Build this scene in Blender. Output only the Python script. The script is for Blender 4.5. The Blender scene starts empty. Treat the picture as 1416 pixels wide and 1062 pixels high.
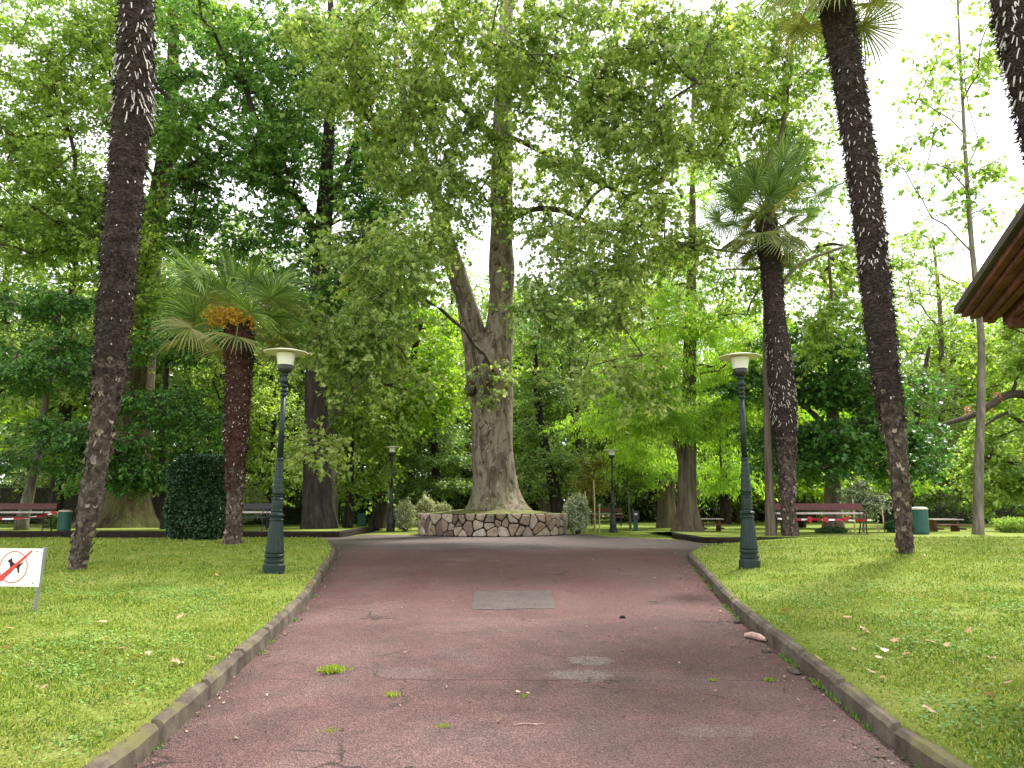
import bpy, bmesh, math, random
import numpy as np
from mathutils import Vector, Matrix, noise

random.seed(11)
RNG = np.random.default_rng(11)
sc = bpy.context.scene
COL = sc.collection
R = math.radians
PI = math.pi

# ------------------------------------------------------------------ camera
F = 1062.0
EYE = Vector((0, 0, 0.95))
PITCH = math.atan((700 - 531) / F)
cp_, sp_ = math.cos(PITCH), math.sin(PITCH)
cam_d = bpy.data.cameras.new("camera")
cam = bpy.data.objects.new("camera", cam_d)
COL.objects.link(cam)
cam.location = EYE
cam.rotation_euler = (PI / 2 + PITCH, 0, 0)
cam_d.sensor_width = 36
cam_d.lens = 36 * F / 1416
cam_d.clip_start = 0.05
cam_d.clip_end = 2000
sc.camera = cam


def P(px, py, Y):
    u = (px - 708) / F
    v = (531 - py) / F
    d = Vector((u, cp_ - v * sp_, sp_ + v * cp_))
    return EYE + d * (Y / d.y)


# ------------------------------------------------------------------ ground shape
def zroad(y):
    if y >= 20:
        return 0.0
    y = max(y, -6)
    return -0.65 * ((20 - y) / 20) ** 1.6


def solve(px, py, zf):
    u = (px - 708) / F
    v = (531 - py) / F
    d = Vector((u, cp_ - v * sp_, sp_ + v * cp_))
    prev = None
    t = 1.0
    while t < 90:
        p = EYE + d * t
        if p.z < zf(p.x, p.y):
            break
        prev = t
        t += 0.05
    lo, hi = (prev or 0.9), t
    for _ in range(20):
        m = (lo + hi) / 2
        p = EYE + d * m
        if p.z < zf(p.x, p.y):
            hi = m
        else:
            lo = m
    return EYE + d * hi


def on_road(px, py):
    return solve(px, py, lambda x, y: zroad(y))


KL = [on_road(*q) for q in ((190, 1062), (262, 995), (350, 912), (395, 870), (430, 832), (450, 795), (464, 768))]
KR = [on_road(*q) for q in ((1262, 1062), (1180, 988), (1105, 925), (1050, 882), (1002, 838), (968, 795), (950, 770))]
KLy = [-7.0] + [p.y for p in KL] + [21.5]
KLx = [-2.3] + [p.x for p in KL] + [-5.05]
KRy = [-7.0] + [p.y for p in KR] + [17.5]
KRx = [2.9] + [p.x for p in KR] + [4.25]
_k = np.linspace(-7, 21.5, 300)


def _smooth(xs, ys):
    v = np.interp(_k, ys, xs)
    w = np.exp(-0.5 * (np.arange(-12, 13) / 5.0) ** 2)
    w /= w.sum()
    vp = np.pad(v, 12, mode='edge')
    s = np.convolve(vp, w, 'valid')
    return s


_klx = _smooth(KLx, KLy)
_krx = _smooth(KRx, KRy)


def kerbL(y):
    v = float(np.interp(y, _k, _klx))
    if y > 20.7:
        t = (y - 20.7) / 0.8
        v -= 0.8 * (1 - math.sqrt(max(0, 1 - t * t)))
    return v


def kerbR(y):
    v = float(np.interp(y, _k, _krx))
    if y > 16.5:
        t = min(1, (y - 16.5) / 1.2)
        v += 1.2 * (1 - math.sqrt(max(0, 1 - t * t)))
    return v


KW, KH = 0.13, 0.14
YL_END, YR_END = 21.5, 17.7


def sstep(a, b, x):
    t = min(1, max(0, (x - a) / (b - a)))
    return t * t * (3 - 2 * t)


def nz(x, y, s, seed=0):
    return noise.noise(Vector((x * s, y * s, seed * 7.3)))


def zlawnL(x, y):
    off = KH - 0.07 * sstep(12, 21, y)
    d = max(0, kerbL(min(y, 21)) - KW - x)
    return zroad(y) + off + (0.05 * sstep(0, 1.2, d) * sstep(21.5, 19, y)) + 0.018 * nz(x, y, 1.3) * sstep(0, .4, d) + 0.02 * nz(x, y, .4, 2) * sstep(0, .6, d)


def zlawnR(x, y):
    d = max(0, x - kerbR(min(y, 16.5)) - KW)
    return zroad(y) + KH - 0.05 * sstep(12, 17, y) + 0.14 * sstep(0.2, 3.2, d) * sstep(4, 14, y) + 0.04 * sstep(0, 1, d) + 0.018 * nz(x, y, 1.3, 3) * sstep(0, .4, d)


def ztop(x, y):
    if y < YL_END and x < kerbL(y):
        return zlawnL(x, y)
    if y < YR_END and x > kerbR(y):
        return zlawnR(x, y)
    if y > 24 and x < -5.3:
        return 0.16
    if 20.2 < y < 30 and x > 4.9:
        return 0.15
    return zroad(y)


def on_top(px, py):
    p = solve(px, py, ztop)
    p.z = ztop(p.x, p.y)
    return p


# ------------------------------------------------------------------ materials
class NT:
    def __init__(self, name):
        self.m = bpy.data.materials.new(name)
        self.m.use_nodes = True
        self.t = self.m.node_tree
        self.t.nodes.clear()
        self.out = self.n('ShaderNodeOutputMaterial')

    def n(self, typ, **kw):
        nd = self.t.nodes.new(typ)
        for k, v in kw.items():
            if k.startswith('i_'):
                key = k[2:].replace('_', ' ')
                nd.inputs[key].default_value = v
            else:
                setattr(nd, k, v)
        return nd

    def l(self, a, b):
        self.t.links.new(a, b)

    def coord(self):
        return self.n('ShaderNodeTexCoord').outputs['Object']

    def world(self):
        return self.n('ShaderNodeNewGeometry').outputs['Position']

    def noise(self, vec, scale, detail=4, rough=.55, dist=0.0, stretch=None):
        if stretch:
            mp = self.n('ShaderNodeMapping')
            mp.inputs['Scale'].default_value = stretch
            self.l(vec, mp.inputs['Vector'])
            vec = mp.outputs[0]
        nd = self.n('ShaderNodeTexNoise')
        nd.inputs['Scale'].default_value = scale
        nd.inputs['Detail'].default_value = detail
        nd.inputs['Roughness'].default_value = rough
        nd.inputs['Distortion'].default_value = dist
        self.l(vec, nd.inputs['Vector'])
        return nd.outputs['Fac']

    def ramp(self, fac, stops, interp='LINEAR'):
        nd = self.n('ShaderNodeValToRGB')
        cr = nd.color_ramp
        cr.interpolation = interp
        while len(cr.elements) < len(stops):
            cr.elements.new(0.5)
        for e, (p, c) in zip(cr.elements, stops):
            e.position = p
            e.color = (c[0], c[1], c[2], 1) if hasattr(c, '__len__') else (c, c, c, 1)
        self.l(fac, nd.inputs[0])
        return nd.outputs[0]

    def mix(self, fac, a, b, mode='MIX'):
        nd = self.n('ShaderNodeMix', data_type='RGBA', blend_type=mode)
        for s, v in ((nd.inputs['Factor'], fac), (nd.inputs['A'], a), (nd.inputs['B'], b)):
            self.put(s, v)
        return nd.outputs['Result']

    def put(self, s, v):
        if isinstance(v, bpy.types.NodeSocket):
            self.l(v, s)
        elif hasattr(v, '__len__'):
            s.default_value = (v[0], v[1], v[2], 1)
        else:
            try:
                s.default_value = v
            except TypeError:
                s.default_value = (v, v, v, 1)

    def math(self, op, a, b=0.0, clamp=False):
        nd = self.n('ShaderNodeMath', operation=op, use_clamp=clamp)
        self.put(nd.inputs[0], a)
        self.put(nd.inputs[1], b)
        return nd.outputs[0]

    def bump(self, h, strength=.5, dist=.02, normal=None):
        nd = self.n('ShaderNodeBump')
        nd.inputs['Strength'].default_value = strength
        nd.inputs['Distance'].default_value = dist
        self.l(h, nd.inputs['Height'])
        if normal:
            self.l(normal, nd.inputs['Normal'])
        return nd.outputs[0]

    def bsdf(self, color, rough=.8, normal=None, spec=.3, metal=0.0, link=True):
        b = self.n('ShaderNodeBsdfPrincipled')
        self.put(b.inputs['Base Color'], color)
        self.put(b.inputs['Roughness'], rough)
        b.inputs['Specular IOR Level'].default_value = spec
        b.inputs['Metallic'].default_value = metal
        if normal:
            self.l(normal, b.inputs['Normal'])
        if link:
            self.l(b.outputs[0], self.out.inputs[0])
        return b


def leafmat(name, c1, c2, c3, trans=.42, gloss=.42, patch=.35):
    t = NT(name)
    g = t.n('ShaderNodeNewGeometry')
    col = t.ramp(g.outputs['Random Per Island'], [(0, c1), (.5, c2), (1, c3)])
    nn = t.noise(g.outputs['Position'], patch, 2)
    k = t.ramp(nn, [(.3, (.72, .8, .75)), (.7, (1.25, 1.15, 1.0))])
    col = t.mix(1.0, col, k, 'MULTIPLY')
    b = t.bsdf(col, gloss, spec=.45, link=False)
    tr = t.n('ShaderNodeBsdfTranslucent')
    tcol = t.mix(1.0, col, (1.15, 1.3, .65), 'MULTIPLY')
    t.l(tcol, tr.inputs['Color'])
    mx = t.n('ShaderNodeMixShader')
    mx.inputs[0].default_value = trans
    t.l(b.outputs[0], mx.inputs[1])
    t.l(tr.outputs[0], mx.inputs[2])
    t.l(mx.outputs[0], t.out.inputs[0])
    return t.m


M = {}
M['plane_leaf'] = leafmat('plane_leaf', (.13, .21, .045), (.25, .34, .08), (.48, .52, .22), trans=.5)
M['lime_leaf'] = leafmat('lime_leaf', (.15, .24, .035), (.25, .37, .065), (.44, .51, .17), trans=.52)
M['dark_leaf'] = leafmat('dark_leaf', (.055, .14, .025), (.11, .23, .045), (.22, .35, .10), trans=.45)
M['deep_leaf'] = leafmat('deep_leaf', (.03, .10, .02), (.07, .19, .035), (.16, .30, .07), trans=.38, gloss=.36)
M['bright_leaf'] = leafmat('bright_leaf', (.20, .34, .02), (.29, .44, .03), (.40, .52, .06), trans=.55)
M['fern_leaf'] = leafmat('fern_leaf', (.24, .42, .04), (.36, .54, .07), (.50, .64, .14), trans=.55)
M['olive_leaf'] = leafmat('olive_leaf', (.09, .15, .04), (.17, .25, .07), (.28, .36, .14), trans=.42)
M['mid_leaf'] = leafmat('mid_leaf', (.10, .19, .05), (.19, .30, .085), (.36, .45, .19), trans=.45)
M['bg_leaf'] = leafmat('bg_leaf', (.12, .21, .04), (.25, .36, .09), (.42, .50, .20), trans=.4, patch=.15)
M['bg_dark'] = leafmat('bg_dark', (.07, .13, .035), (.17, .26, .08), (.34, .42, .19), trans=.3, patch=.2)
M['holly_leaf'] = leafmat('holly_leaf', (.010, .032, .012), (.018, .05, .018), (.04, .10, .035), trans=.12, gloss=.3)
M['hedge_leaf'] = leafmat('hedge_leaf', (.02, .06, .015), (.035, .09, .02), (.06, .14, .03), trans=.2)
M['variegated'] = leafmat('variegated', (.14, .19, .08), (.42, .44, .28), (.70, .68, .52), trans=.3)
M['yellow_leaf'] = leafmat('yellow_leaf', (.22, .26, .03), (.32, .33, .05), (.25, .22, .08), trans=.4)
M['palm_leaf'] = leafmat('palm_leaf', (.06, .13, .03), (.13, .22, .055), (.30, .38, .13), trans=.28, gloss=.32, patch=1.4)
M['palm_old'] = leafmat('palm_old', (.12, .17, .04), (.22, .24, .07), (.34, .30, .12), trans=.25, patch=.8)
M['blossom'] = leafmat('blossom', (.55, .16, .10), (.65, .22, .15), (.7, .35, .25), trans=.3)
M['yellow_flower'] = leafmat('yellow_flower', (.55, .30, .03), (.65, .38, .04), (.5, .25, .02), trans=.2)
M['grass_blade'] = leafmat('grass_blade', (.14, .21, .02), (.25, .32, .035), (.40, .41, .09), trans=.3, gloss=.55, patch=.9)
M['clover'] = leafmat('clover', (.09, .19, .035), (.13, .25, .05), (.20, .30, .07), trans=.3, gloss=.8)
M['dry_leaf'] = leafmat('dry_leaf', (.20, .11, .06), (.34, .20, .12), (.48, .32, .21), trans=.15)


def bark(name, dark, mid, light, scale=6, patchy=False, moss=0.0, stretch=(1, 1, .22), bump=.8):
    t = NT(name)
    w = t.coord()
    n1 = t.noise(w, scale, 8, .65, .4, stretch)
    col = t.ramp(n1, [(.3, dark), (.5, mid), (.72, light)])
    if patchy:
        n2 = t.noise(w, 2.6, 5, .6, .8, (1, 1, .55))
        m2 = t.ramp(n2, [(.5, 0.0), (.53, 1.0)])
        col = t.mix(m2, col, t.mix(n1, mid, light))
        n3 = t.noise(w, 3.5, 4, .6, .5)
        m3 = t.ramp(n3, [(.6, 0.0), (.63, .85)])
        n5 = t.noise(w, 9, 4, .6, .3, (1, 1, .7))
        col = t.mix(t.ramp(n5, [(.64, 0.0), (.67, .8)]), col, (.40, .36, .29))
        col = t.mix(m3, col, dark)
    if moss:
        n4 = t.noise(w, 1.7, 5, .6)
        sx = t.n('ShaderNodeSeparateXYZ')
        t.l(w, sx.inputs[0])
        h = t.math('MULTIPLY_ADD', sx.outputs['Z'], -.35)
        h.node.inputs[2].default_value = .85
        mm = t.math('MULTIPLY', t.ramp(n4, [(.45, 0.0), (.6, 1.0)]), h, clamp=True)
        col = t.mix(t.math('MULTIPLY', mm, moss), col, (.09, .11, .02))
    nb = t.noise(w, scale * 2.2, 6, .7, .3, stretch)
    hh = t.math('ADD', n1, t.math('MULTIPLY', nb, .5))
    t.bsdf(col, .9, t.bump(hh, bump, .06), spec=.15)
    return t.m


M['plane_bark'] = bark('plane_bark', (.035, .026, .018), (.145, .115, .08), (.30, .26, .20), 7, True, moss=.9, stretch=(1, 1, .16), bump=1)
M['limb_bark'] = bark('limb_bark', (.03, .026, .02), (.08, .068, .05), (.15, .13, .10), 8, moss=.3)
M['dark_bark'] = bark('dark_bark', (.012, .010, .009), (.035, .028, .024), (.07, .058, .048), 7)
M['brown_bark'] = bark('brown_bark', (.05, .038, .028), (.13, .10, .075), (.23, .19, .14), 7, stretch=(1, 1, .1), bump=1)
M['mossy_bark'] = bark('mossy_bark', (.022, .017, .010), (.075, .06, .032), (.15, .125, .07), 7, moss=.9, stretch=(1, 1, .1), bump=1)
M['grey_bark'] = bark('grey_bark', (.07, .06, .05), (.16, .14, .11), (.28, .25, .2), 7, moss=.4)
M['twig'] = bark('twig', (.02, .016, .012), (.05, .04, .03), (.09, .07, .05), 12)
M['palm_bark'] = bark('palm_bark', (.014, .010, .009), (.048, .033, .030), (.14, .108, .098), 14, stretch=(1, 1, 2.2), bump=1)
M['palm_foot'] = bark('palm_foot', (.02, .015, .012), (.075, .056, .045), (.20, .16, .135), 11, stretch=(1, 1, .9), bump=1)
M['palm_red'] = bark('palm_red', (.026, .013, .010), (.075, .036, .028), (.17, .10, .08), 14, stretch=(1, 1, 2.0), bump=1)


def flat(name, col, rough=.6, spec=.3, metal=0.0, var=.2, scale=8, bump=0.0):
    t = NT(name)
    n1 = t.noise(t.coord(), scale, 5, .6)
    a = tuple(c * (1 - var) for c in col)
    b = tuple(min(1, c * (1 + var)) for c in col)
    c = t.ramp(n1, [(.3, a), (.7, b)])
    t.bsdf(c, rough, t.bump(n1, bump, .01) if bump else None, spec, metal)
    return t.m


M['boot'] = leafmat('boot', (.03, .022, .018), (.085, .065, .054), (.27, .225, .195), trans=.05, gloss=.8)
M['fibre'] = flat('fibre', (.046, .034, .030), .95, .1, var=.4, scale=30)
M['fibre_red'] = flat('fibre_red', (.055, .026, .019), .95, .1, var=.4, scale=30)
M['stub'] = flat('stub', (.46, .42, .385), .7, .2, var=.3, scale=20)
M['lamp_green'] = flat('lamp_green', (.007, .020, .016), .5, .35, var=.35, scale=14, bump=.15)
M['lamp_black'] = flat('lamp_black', (.016, .018, .018), .45, .5)
M['ivory'] = flat('ivory', (.72, .69, .56), .5, .4, var=.05)
M['opal'] = flat('opal', (.80, .79, .72), .35, .5, var=.03)
M['bench_red'] = flat('bench_red', (.085, .013, .010), .5, .4, var=.3)
M['bench_pale'] = flat('bench_pale', (.42, .36, .33), .6, .3, var=.2)
M['bench_brown'] = flat('bench_brown', (.12, .05, .035), .6, .3, var=.3)
M['iron'] = flat('iron', (.02, .018, .018), .5, .4)
M['tape_white'] = flat('tape_white', (.8, .78, .76), .5, var=.05)
M['tape_red'] = flat('tape_red', (.42, .02, .02), .5, var=.05)
M['bin_green'] = flat('bin_green', (.012, .075, .055), .5, .4, var=.15)
M['bin_lid'] = flat('bin_lid', (.45, .38, .31), .7, .2, var=.15)
M['sign_white'] = flat('sign_white', (.74, .75, .74), .45, .4, var=.04)
M['sign_red'] = flat('sign_red', (.62, .06, .06), .5)
M['sign_black'] = flat('sign_black', (.012, .012, .015), .5)
M['metal'] = flat('metal', (.24, .24, .23), .5, .5, .3, var=.25)
M['stake'] = flat('stake', (.45, .36, .22), .8, .2, var=.25)
M['soil'] = flat('soil', (.10, .10, .035), .95, .1, var=.55, scale=3, bump=.6)
M['mortar'] = flat('mortar', (.028, .022, .017), .95, .1, var=.4, bump=.5)
M['wood_chip'] = flat('wood_chip', (.42, .28, .24), .8, .2, var=.3, scale=20, bump=.5)
M['house_wall'] = flat('house_wall', (.55, .56, .52), .8)
M['house_roof'] = flat('house_roof', (.04, .09, .07), .6)
M['fence_green'] = flat('fence_green', (.03, .12, .07), .6)


def stone_mat():
    t = NT('stone')
    g = t.n('ShaderNodeNewGeometry')
    c = t.ramp(g.outputs['Random Per Island'], [(0, (.14, .10, .075)), (.3, (.28, .22, .165)), (.55, (.42, .35, .27)), (.75, (.24, .16, .10)), (1, (.48, .42, .34))])
    n1 = t.noise(t.coord(), 9, 8, .65, .3)
    k = t.ramp(n1, [(.25, (.45, .43, .4)), (.55, (1, 1, 1)), (.8, (1.15, 1.12, 1.05))])
    c = t.mix(1.0, c, k, 'MULTIPLY')
    n2 = t.noise(t.coord(), 1.2, 4)
    c = t.mix(t.ramp(n2, [(.5, 0.0), (.72, .55)]), c, (.07, .065, .045))
    t.bsdf(c, .85, t.bump(n1, .7, .03), spec=.2)
    return t.m


M['stone'] = stone_mat()


def wood_mat():
    t = NT('weathered_wood')
    n1 = t.noise(t.coord(), 9, 7, .65, .3, (1, 1, 1))
    g = t.n('ShaderNodeNewGeometry')
    c = t.ramp(n1, [(.28, (.03, .012, .010)), (.5, (.13, .047, .036)), (.75, (.30, .13, .105))])
    c = t.mix(.5, c, t.ramp(g.outputs['Random Per Island'], [(0, (.04, .016, .013)), (1, (.21, .085, .068))]))
    t.bsdf(c, .85, t.bump(n1, .8, .02), spec=.2)
    return t.m


M['wood'] = wood_mat()
M['roof_tile'] = flat('roof_tile', (.075, .058, .048), .7, .2, var=.3, bump=.5)


def asphalt_mat():
    t = NT('red_asphalt')
    w = t.world()
    big = t.noise(w, .45, 5, .6, .6)
    base = t.ramp(big, [(.3, (.078, .045, .041)), (.5, (.106, .062, .056)), (.72, (.142, .095, .087))])
    mid = t.noise(w, 3.0, 6, .7)
    base = t.mix(1.0, base, t.ramp(mid, [(.3, (.72, .76, .78)), (.7, (1.22, 1.17, 1.16))]), 'MULTIPLY')
    sx = t.n('ShaderNodeSeparateXYZ')
    t.l(w, sx.inputs[0])
    yy = t.math('ADD', sx.outputs['Y'], t.math('MULTIPLY', t.noise(w, .7, 4), 2.4))
    # grey newer asphalt over the plaza
    grey = t.ramp(t.math('DIVIDE', yy, 40.0), [(.472, 0.0), (.486, 1.0)])
    gcol = t.mix(t.noise(w, 1.4, 6, .7, 0, (.35, 1.6, 1)), (.060, .046, .044), (.165, .130, .122))
    base = t.mix(grey, base, gcol)
    # worn pale spots with their own outline
    for (qx, qy, hw, hh) in ((806, 934, 58, 9), (818, 914, 40, 8), (560, 930, 60, 10), (990, 1010, 80, 12)):
        c0, c1, c2 = on_road(qx, qy), on_road(qx + hw, qy), on_road(qx, qy - hh)
        ex = t.math('DIVIDE', t.math('SUBTRACT', sx.outputs['X'], c0.x), c1.x - c0.x)
        ey = t.math('DIVIDE', t.math('SUBTRACT', sx.outputs['Y'], c0.y), c2.y - c0.y)
        dd = t.math('SQRT', t.math('ADD', t.math('MULTIPLY', ex, ex), t.math('MULTIPLY', ey, ey)))
        dd = t.math('ADD', dd, t.math('MULTIPLY', t.noise(w, 5.5, 6, .65), 1.1))
        base = t.mix(t.ramp(t.math('DIVIDE', dd, 2.0), [(.60, .8 if qy in (934, 914) else .25), (.70, 0.0)]), base, (.150, .122, .112))
    # red worn lane in the middle distance
    rl = t.noise(w, .8, 5, .65, .3, (1.6, .35, 1))
    ym = t.ramp(t.math('DIVIDE', yy, 40.0), [(.22, 0.0), (.30, 1.0), (.44, 1.0), (.46, 0.0)])
    base = t.mix(t.math('MULTIPLY', ym, t.ramp(rl, [(.35, .2), (.6, .85)])), base, (.094, .043, .039))
    # dirt towards the kerbs, x in metres from the centre line
    ax = t.math('ABSOLUTE', t.math('ADD', sx.outputs['X'], -.1))
    edge = t.math('SUBTRACT', ax, t.math('MULTIPLY', sx.outputs['Y'], .10))
    edge = t.math('ADD', edge, t.math('MULTIPLY', t.noise(w, 2.2, 5), .7))
    em = t.ramp(t.math('DIVIDE', edge, 4.0), [(.44, 0.0), (.66, .75)])
    base = t.mix(em, base, (.060, .048, .038))
    # aggregate
    vo = t.n('ShaderNodeTexVoronoi')
    vo.inputs['Scale'].default_value = 120
    t.l(w, vo.inputs['Vector'])
    ag = t.ramp(vo.outputs['Color'], [(.1, (.52, .52, .54)), (.55, (.98, .98, .98)), (.95, (1.7, 1.65, 1.62))])
    base = t.mix(1.0, base, ag, 'MULTIPLY')
    # fine cracks
    v2 = t.n('ShaderNodeTexVoronoi', feature='DISTANCE_TO_EDGE')
    v2.inputs['Scale'].default_value = .55
    wn = t.n('ShaderNodeTexNoise')
    wn.inputs['Scale'].default_value = 1.6
    wn.inputs['Detail'].default_value = 6
    t.l(w, wn.inputs['Vector'])
    vm = t.n('ShaderNodeVectorMath', operation='MULTIPLY_ADD')
    t.l(wn.outputs['Color'], vm.inputs[0])
    vm.inputs[1].default_value = (1.6, 1.6, 0)
    t.l(w, vm.inputs[2])
    t.l(vm.outputs[0], v2.inputs['Vector'])
    cr = t.ramp(v2.outputs['Distance'], [(.0, 1.0), (.012, 0.0)])
    cm = t.math('MULTIPLY', cr, t.ramp(t.noise(w, .9, 3), [(.42, 0.0), (.55, .85)]))
    # one transverse joint
    jy = t.math('ABSOLUTE', t.math('ADD', t.math('SUBTRACT', sx.outputs['Y'], 6.15), t.math('MULTIPLY', t.noise(w, 2.5, 5), .14)))
    jy = t.math('ABSOLUTE', t.math('SUBTRACT', jy, .07))
    jy = t.math('ADD', t.math('SUBTRACT', sx.outputs['Y'], 6.22), t.math('MULTIPLY', t.noise(w, 2.5, 5), .2))
    jm = t.math('MULTIPLY', t.ramp(t.math('ABSOLUTE', t.math('SUBTRACT', jy, .03)), [(.006, .7), (.014, 0.0)]), t.ramp(t.noise(w, 1.5, 3), [(.42, .15), (.55, 1.0)]))
    cm = t.math('MAXIMUM', cm, jm)
    base = t.mix(cm, base, (.022, .018, .014))
    # moss specks
    ms = t.noise(w, 5, 6, .75)
    mk = t.math('MULTIPLY', t.ramp(ms, [(.62, 0.0), (.70, .55)]), t.ramp(t.noise(w, .6, 3), [(.45, 0.0), (.6, 1.0)]))
    base = t.mix(mk, base, (.10, .09, .03))
    h = t.math('ADD', vo.outputs['Distance'], t.math('MULTIPLY', mid, .6))
    rg = t.ramp(mid, [(.3, .62), (.7, .85)])
    t.bsdf(base, rg, t.bump(h, .8, .014), spec=.12)
    return t.m


M['asphalt'] = asphalt_mat()


def patch_mat():
    t = NT('grey_patch')
    w = t.world()
    n1 = t.noise(w, 3, 7, .7)
    vo = t.n('ShaderNodeTexVoronoi')
    vo.inputs['Scale'].default_value = 90
    t.l(w, vo.inputs['Vector'])
    c = t.ramp(n1, [(.3, (.056, .045, .042)), (.7, (.092, .074, .069))])
    c = t.mix(1.0, c, t.ramp(vo.outputs['Color'], [(.1, (.7, .7, .7)), (.95, (1.35, 1.35, 1.35))]), 'MULTIPLY')
    t.bsdf(c, .9, t.bump(vo.outputs['Distance'], .6, .012), spec=.1)
    return t.m


M['patch'] = patch_mat()


def concrete_mat():
    t = NT('kerb_concrete')
    w = t.world()
    n1 = t.noise(w, 4, 8, .7, .2)
    c = t.ramp(n1, [(.25, (.030, .024, .018)), (.5, (.080, .064, .048)), (.75, (.165, .142, .112))])
    g = t.n('ShaderNodeNewGeometry')
    sn = t.n('ShaderNodeSeparateXYZ')
    t.l(g.outputs['Normal'], sn.inputs[0])
    n2 = t.noise(w, 2.0, 5)
    mm = t.math('MULTIPLY', t.ramp(n2, [(.52, 0.0), (.62, .8)]), t.ramp(sn.outputs['Z'], [(.3, .25), (.8, 1.0)]))
    c = t.mix(mm, c, (.085, .085, .018))
    t.bsdf(c, .9, t.bump(n1, .6, .015), spec=.15)
    return t.m


M['kerb'] = concrete_mat()
M['shaded_kerb'] = flat('shaded_kerb', (.022, .016, .012), .9, .1, var=.4)  # kerbs of the back lawns: their shade is put into the base colour


def lawn_mat():
    t = NT('lawn_grass')
    w = t.world()
    n1 = t.noise(w, 26, 8, .75)
    c = t.ramp(n1, [(.25, (.045, .07, .012)), (.45, (.12, .17, .022)), (.62, (.21, .26, .04)), (.8, (.34, .35, .10))])
    n2 = t.noise(w, .8, 6, .65)
    c = t.mix(t.ramp(n2, [(.42, 0.0), (.66, .55)]), c, (.26, .25, .08))
    n3 = t.noise(w, 2.1, 5, .6)
    c = t.mix(t.ramp(n3, [(.55, 0.0), (.72, .6)]), c, (.10, .18, .025))
    n4 = t.noise(w, 5.5, 5, .7)
    c = t.mix(t.ramp(n4, [(.62, 0.0), (.72, .6)]), c, (.17, .13, .07))
    t.bsdf(c, .95, t.bump(n1, 1.0, .04), spec=.1)
    return t.m


M['lawn'] = lawn_mat()


def blade_mat():
    t = NT('grass_blades')
    g = t.n('ShaderNodeNewGeometry')
    col = t.ramp(g.outputs['Random Per Island'], [(0, (.06, .12, .012)), (.4, (.145, .235, .02)), (.75, (.26, .32, .04)), (1, (.42, .40, .14))])
    p = g.outputs['Position']
    yel = t.ramp(t.noise(p, .9, 5, .65), [(.46, 0.0), (.64, .5)])
    col = t.mix(yel, col, (.28, .30, .045))
    dk = t.ramp(t.noise(p, 1.9, 5, .6), [(.52, 0.0), (.68, .65)])
    col = t.mix(dk, col, (.11, .20, .025))
    br = t.ramp(t.noise(p, 4.5, 5, .7), [(.6, 0.0), (.72, .7)])
    col = t.mix(br, col, (.27, .21, .10))
    b = t.bsdf(col, .65, spec=.15, link=False)
    tr = t.n('ShaderNodeBsdfTranslucent')
    t.l(col, tr.inputs['Color'])
    mx = t.n('ShaderNodeMixShader')
    mx.inputs[0].default_value = .3
    t.l(b.outputs[0], mx.inputs[1])
    t.l(tr.outputs[0], mx.inputs[2])
    t.l(mx.outputs[0], t.out.inputs[0])
    return t.m


M['lawn_blade'] = blade_mat()


# ------------------------------------------------------------------ mesh + object helpers
def mesh_np(name, verts, sizes, idx, mats, mi=None, smooth=False):
    me = bpy.data.meshes.new(name)
    verts = np.asarray(verts, dtype=np.float32)
    sizes = np.asarray(sizes, dtype=np.int32)
    idx = np.asarray(idx, dtype=np.int32)
    me.vertices.add(len(verts))
    me.vertices.foreach_set('co', verts.ravel())
    me.loops.add(len(idx))
    me.loops.foreach_set('vertex_index', idx)
    me.polygons.add(len(sizes))
    st = np.concatenate([[0], np.cumsum(sizes)[:-1]]).astype(np.int32)
    me.polygons.foreach_set('loop_start', st)
    if mi is not None:
        me.polygons.foreach_set('material_index', np.asarray(mi, dtype=np.int32))
    me.polygons.foreach_set('use_smooth', np.full(len(sizes), smooth))
    for m in mats:
        me.materials.append(m)
    me.update(calc_edges=True)
    return me


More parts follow.
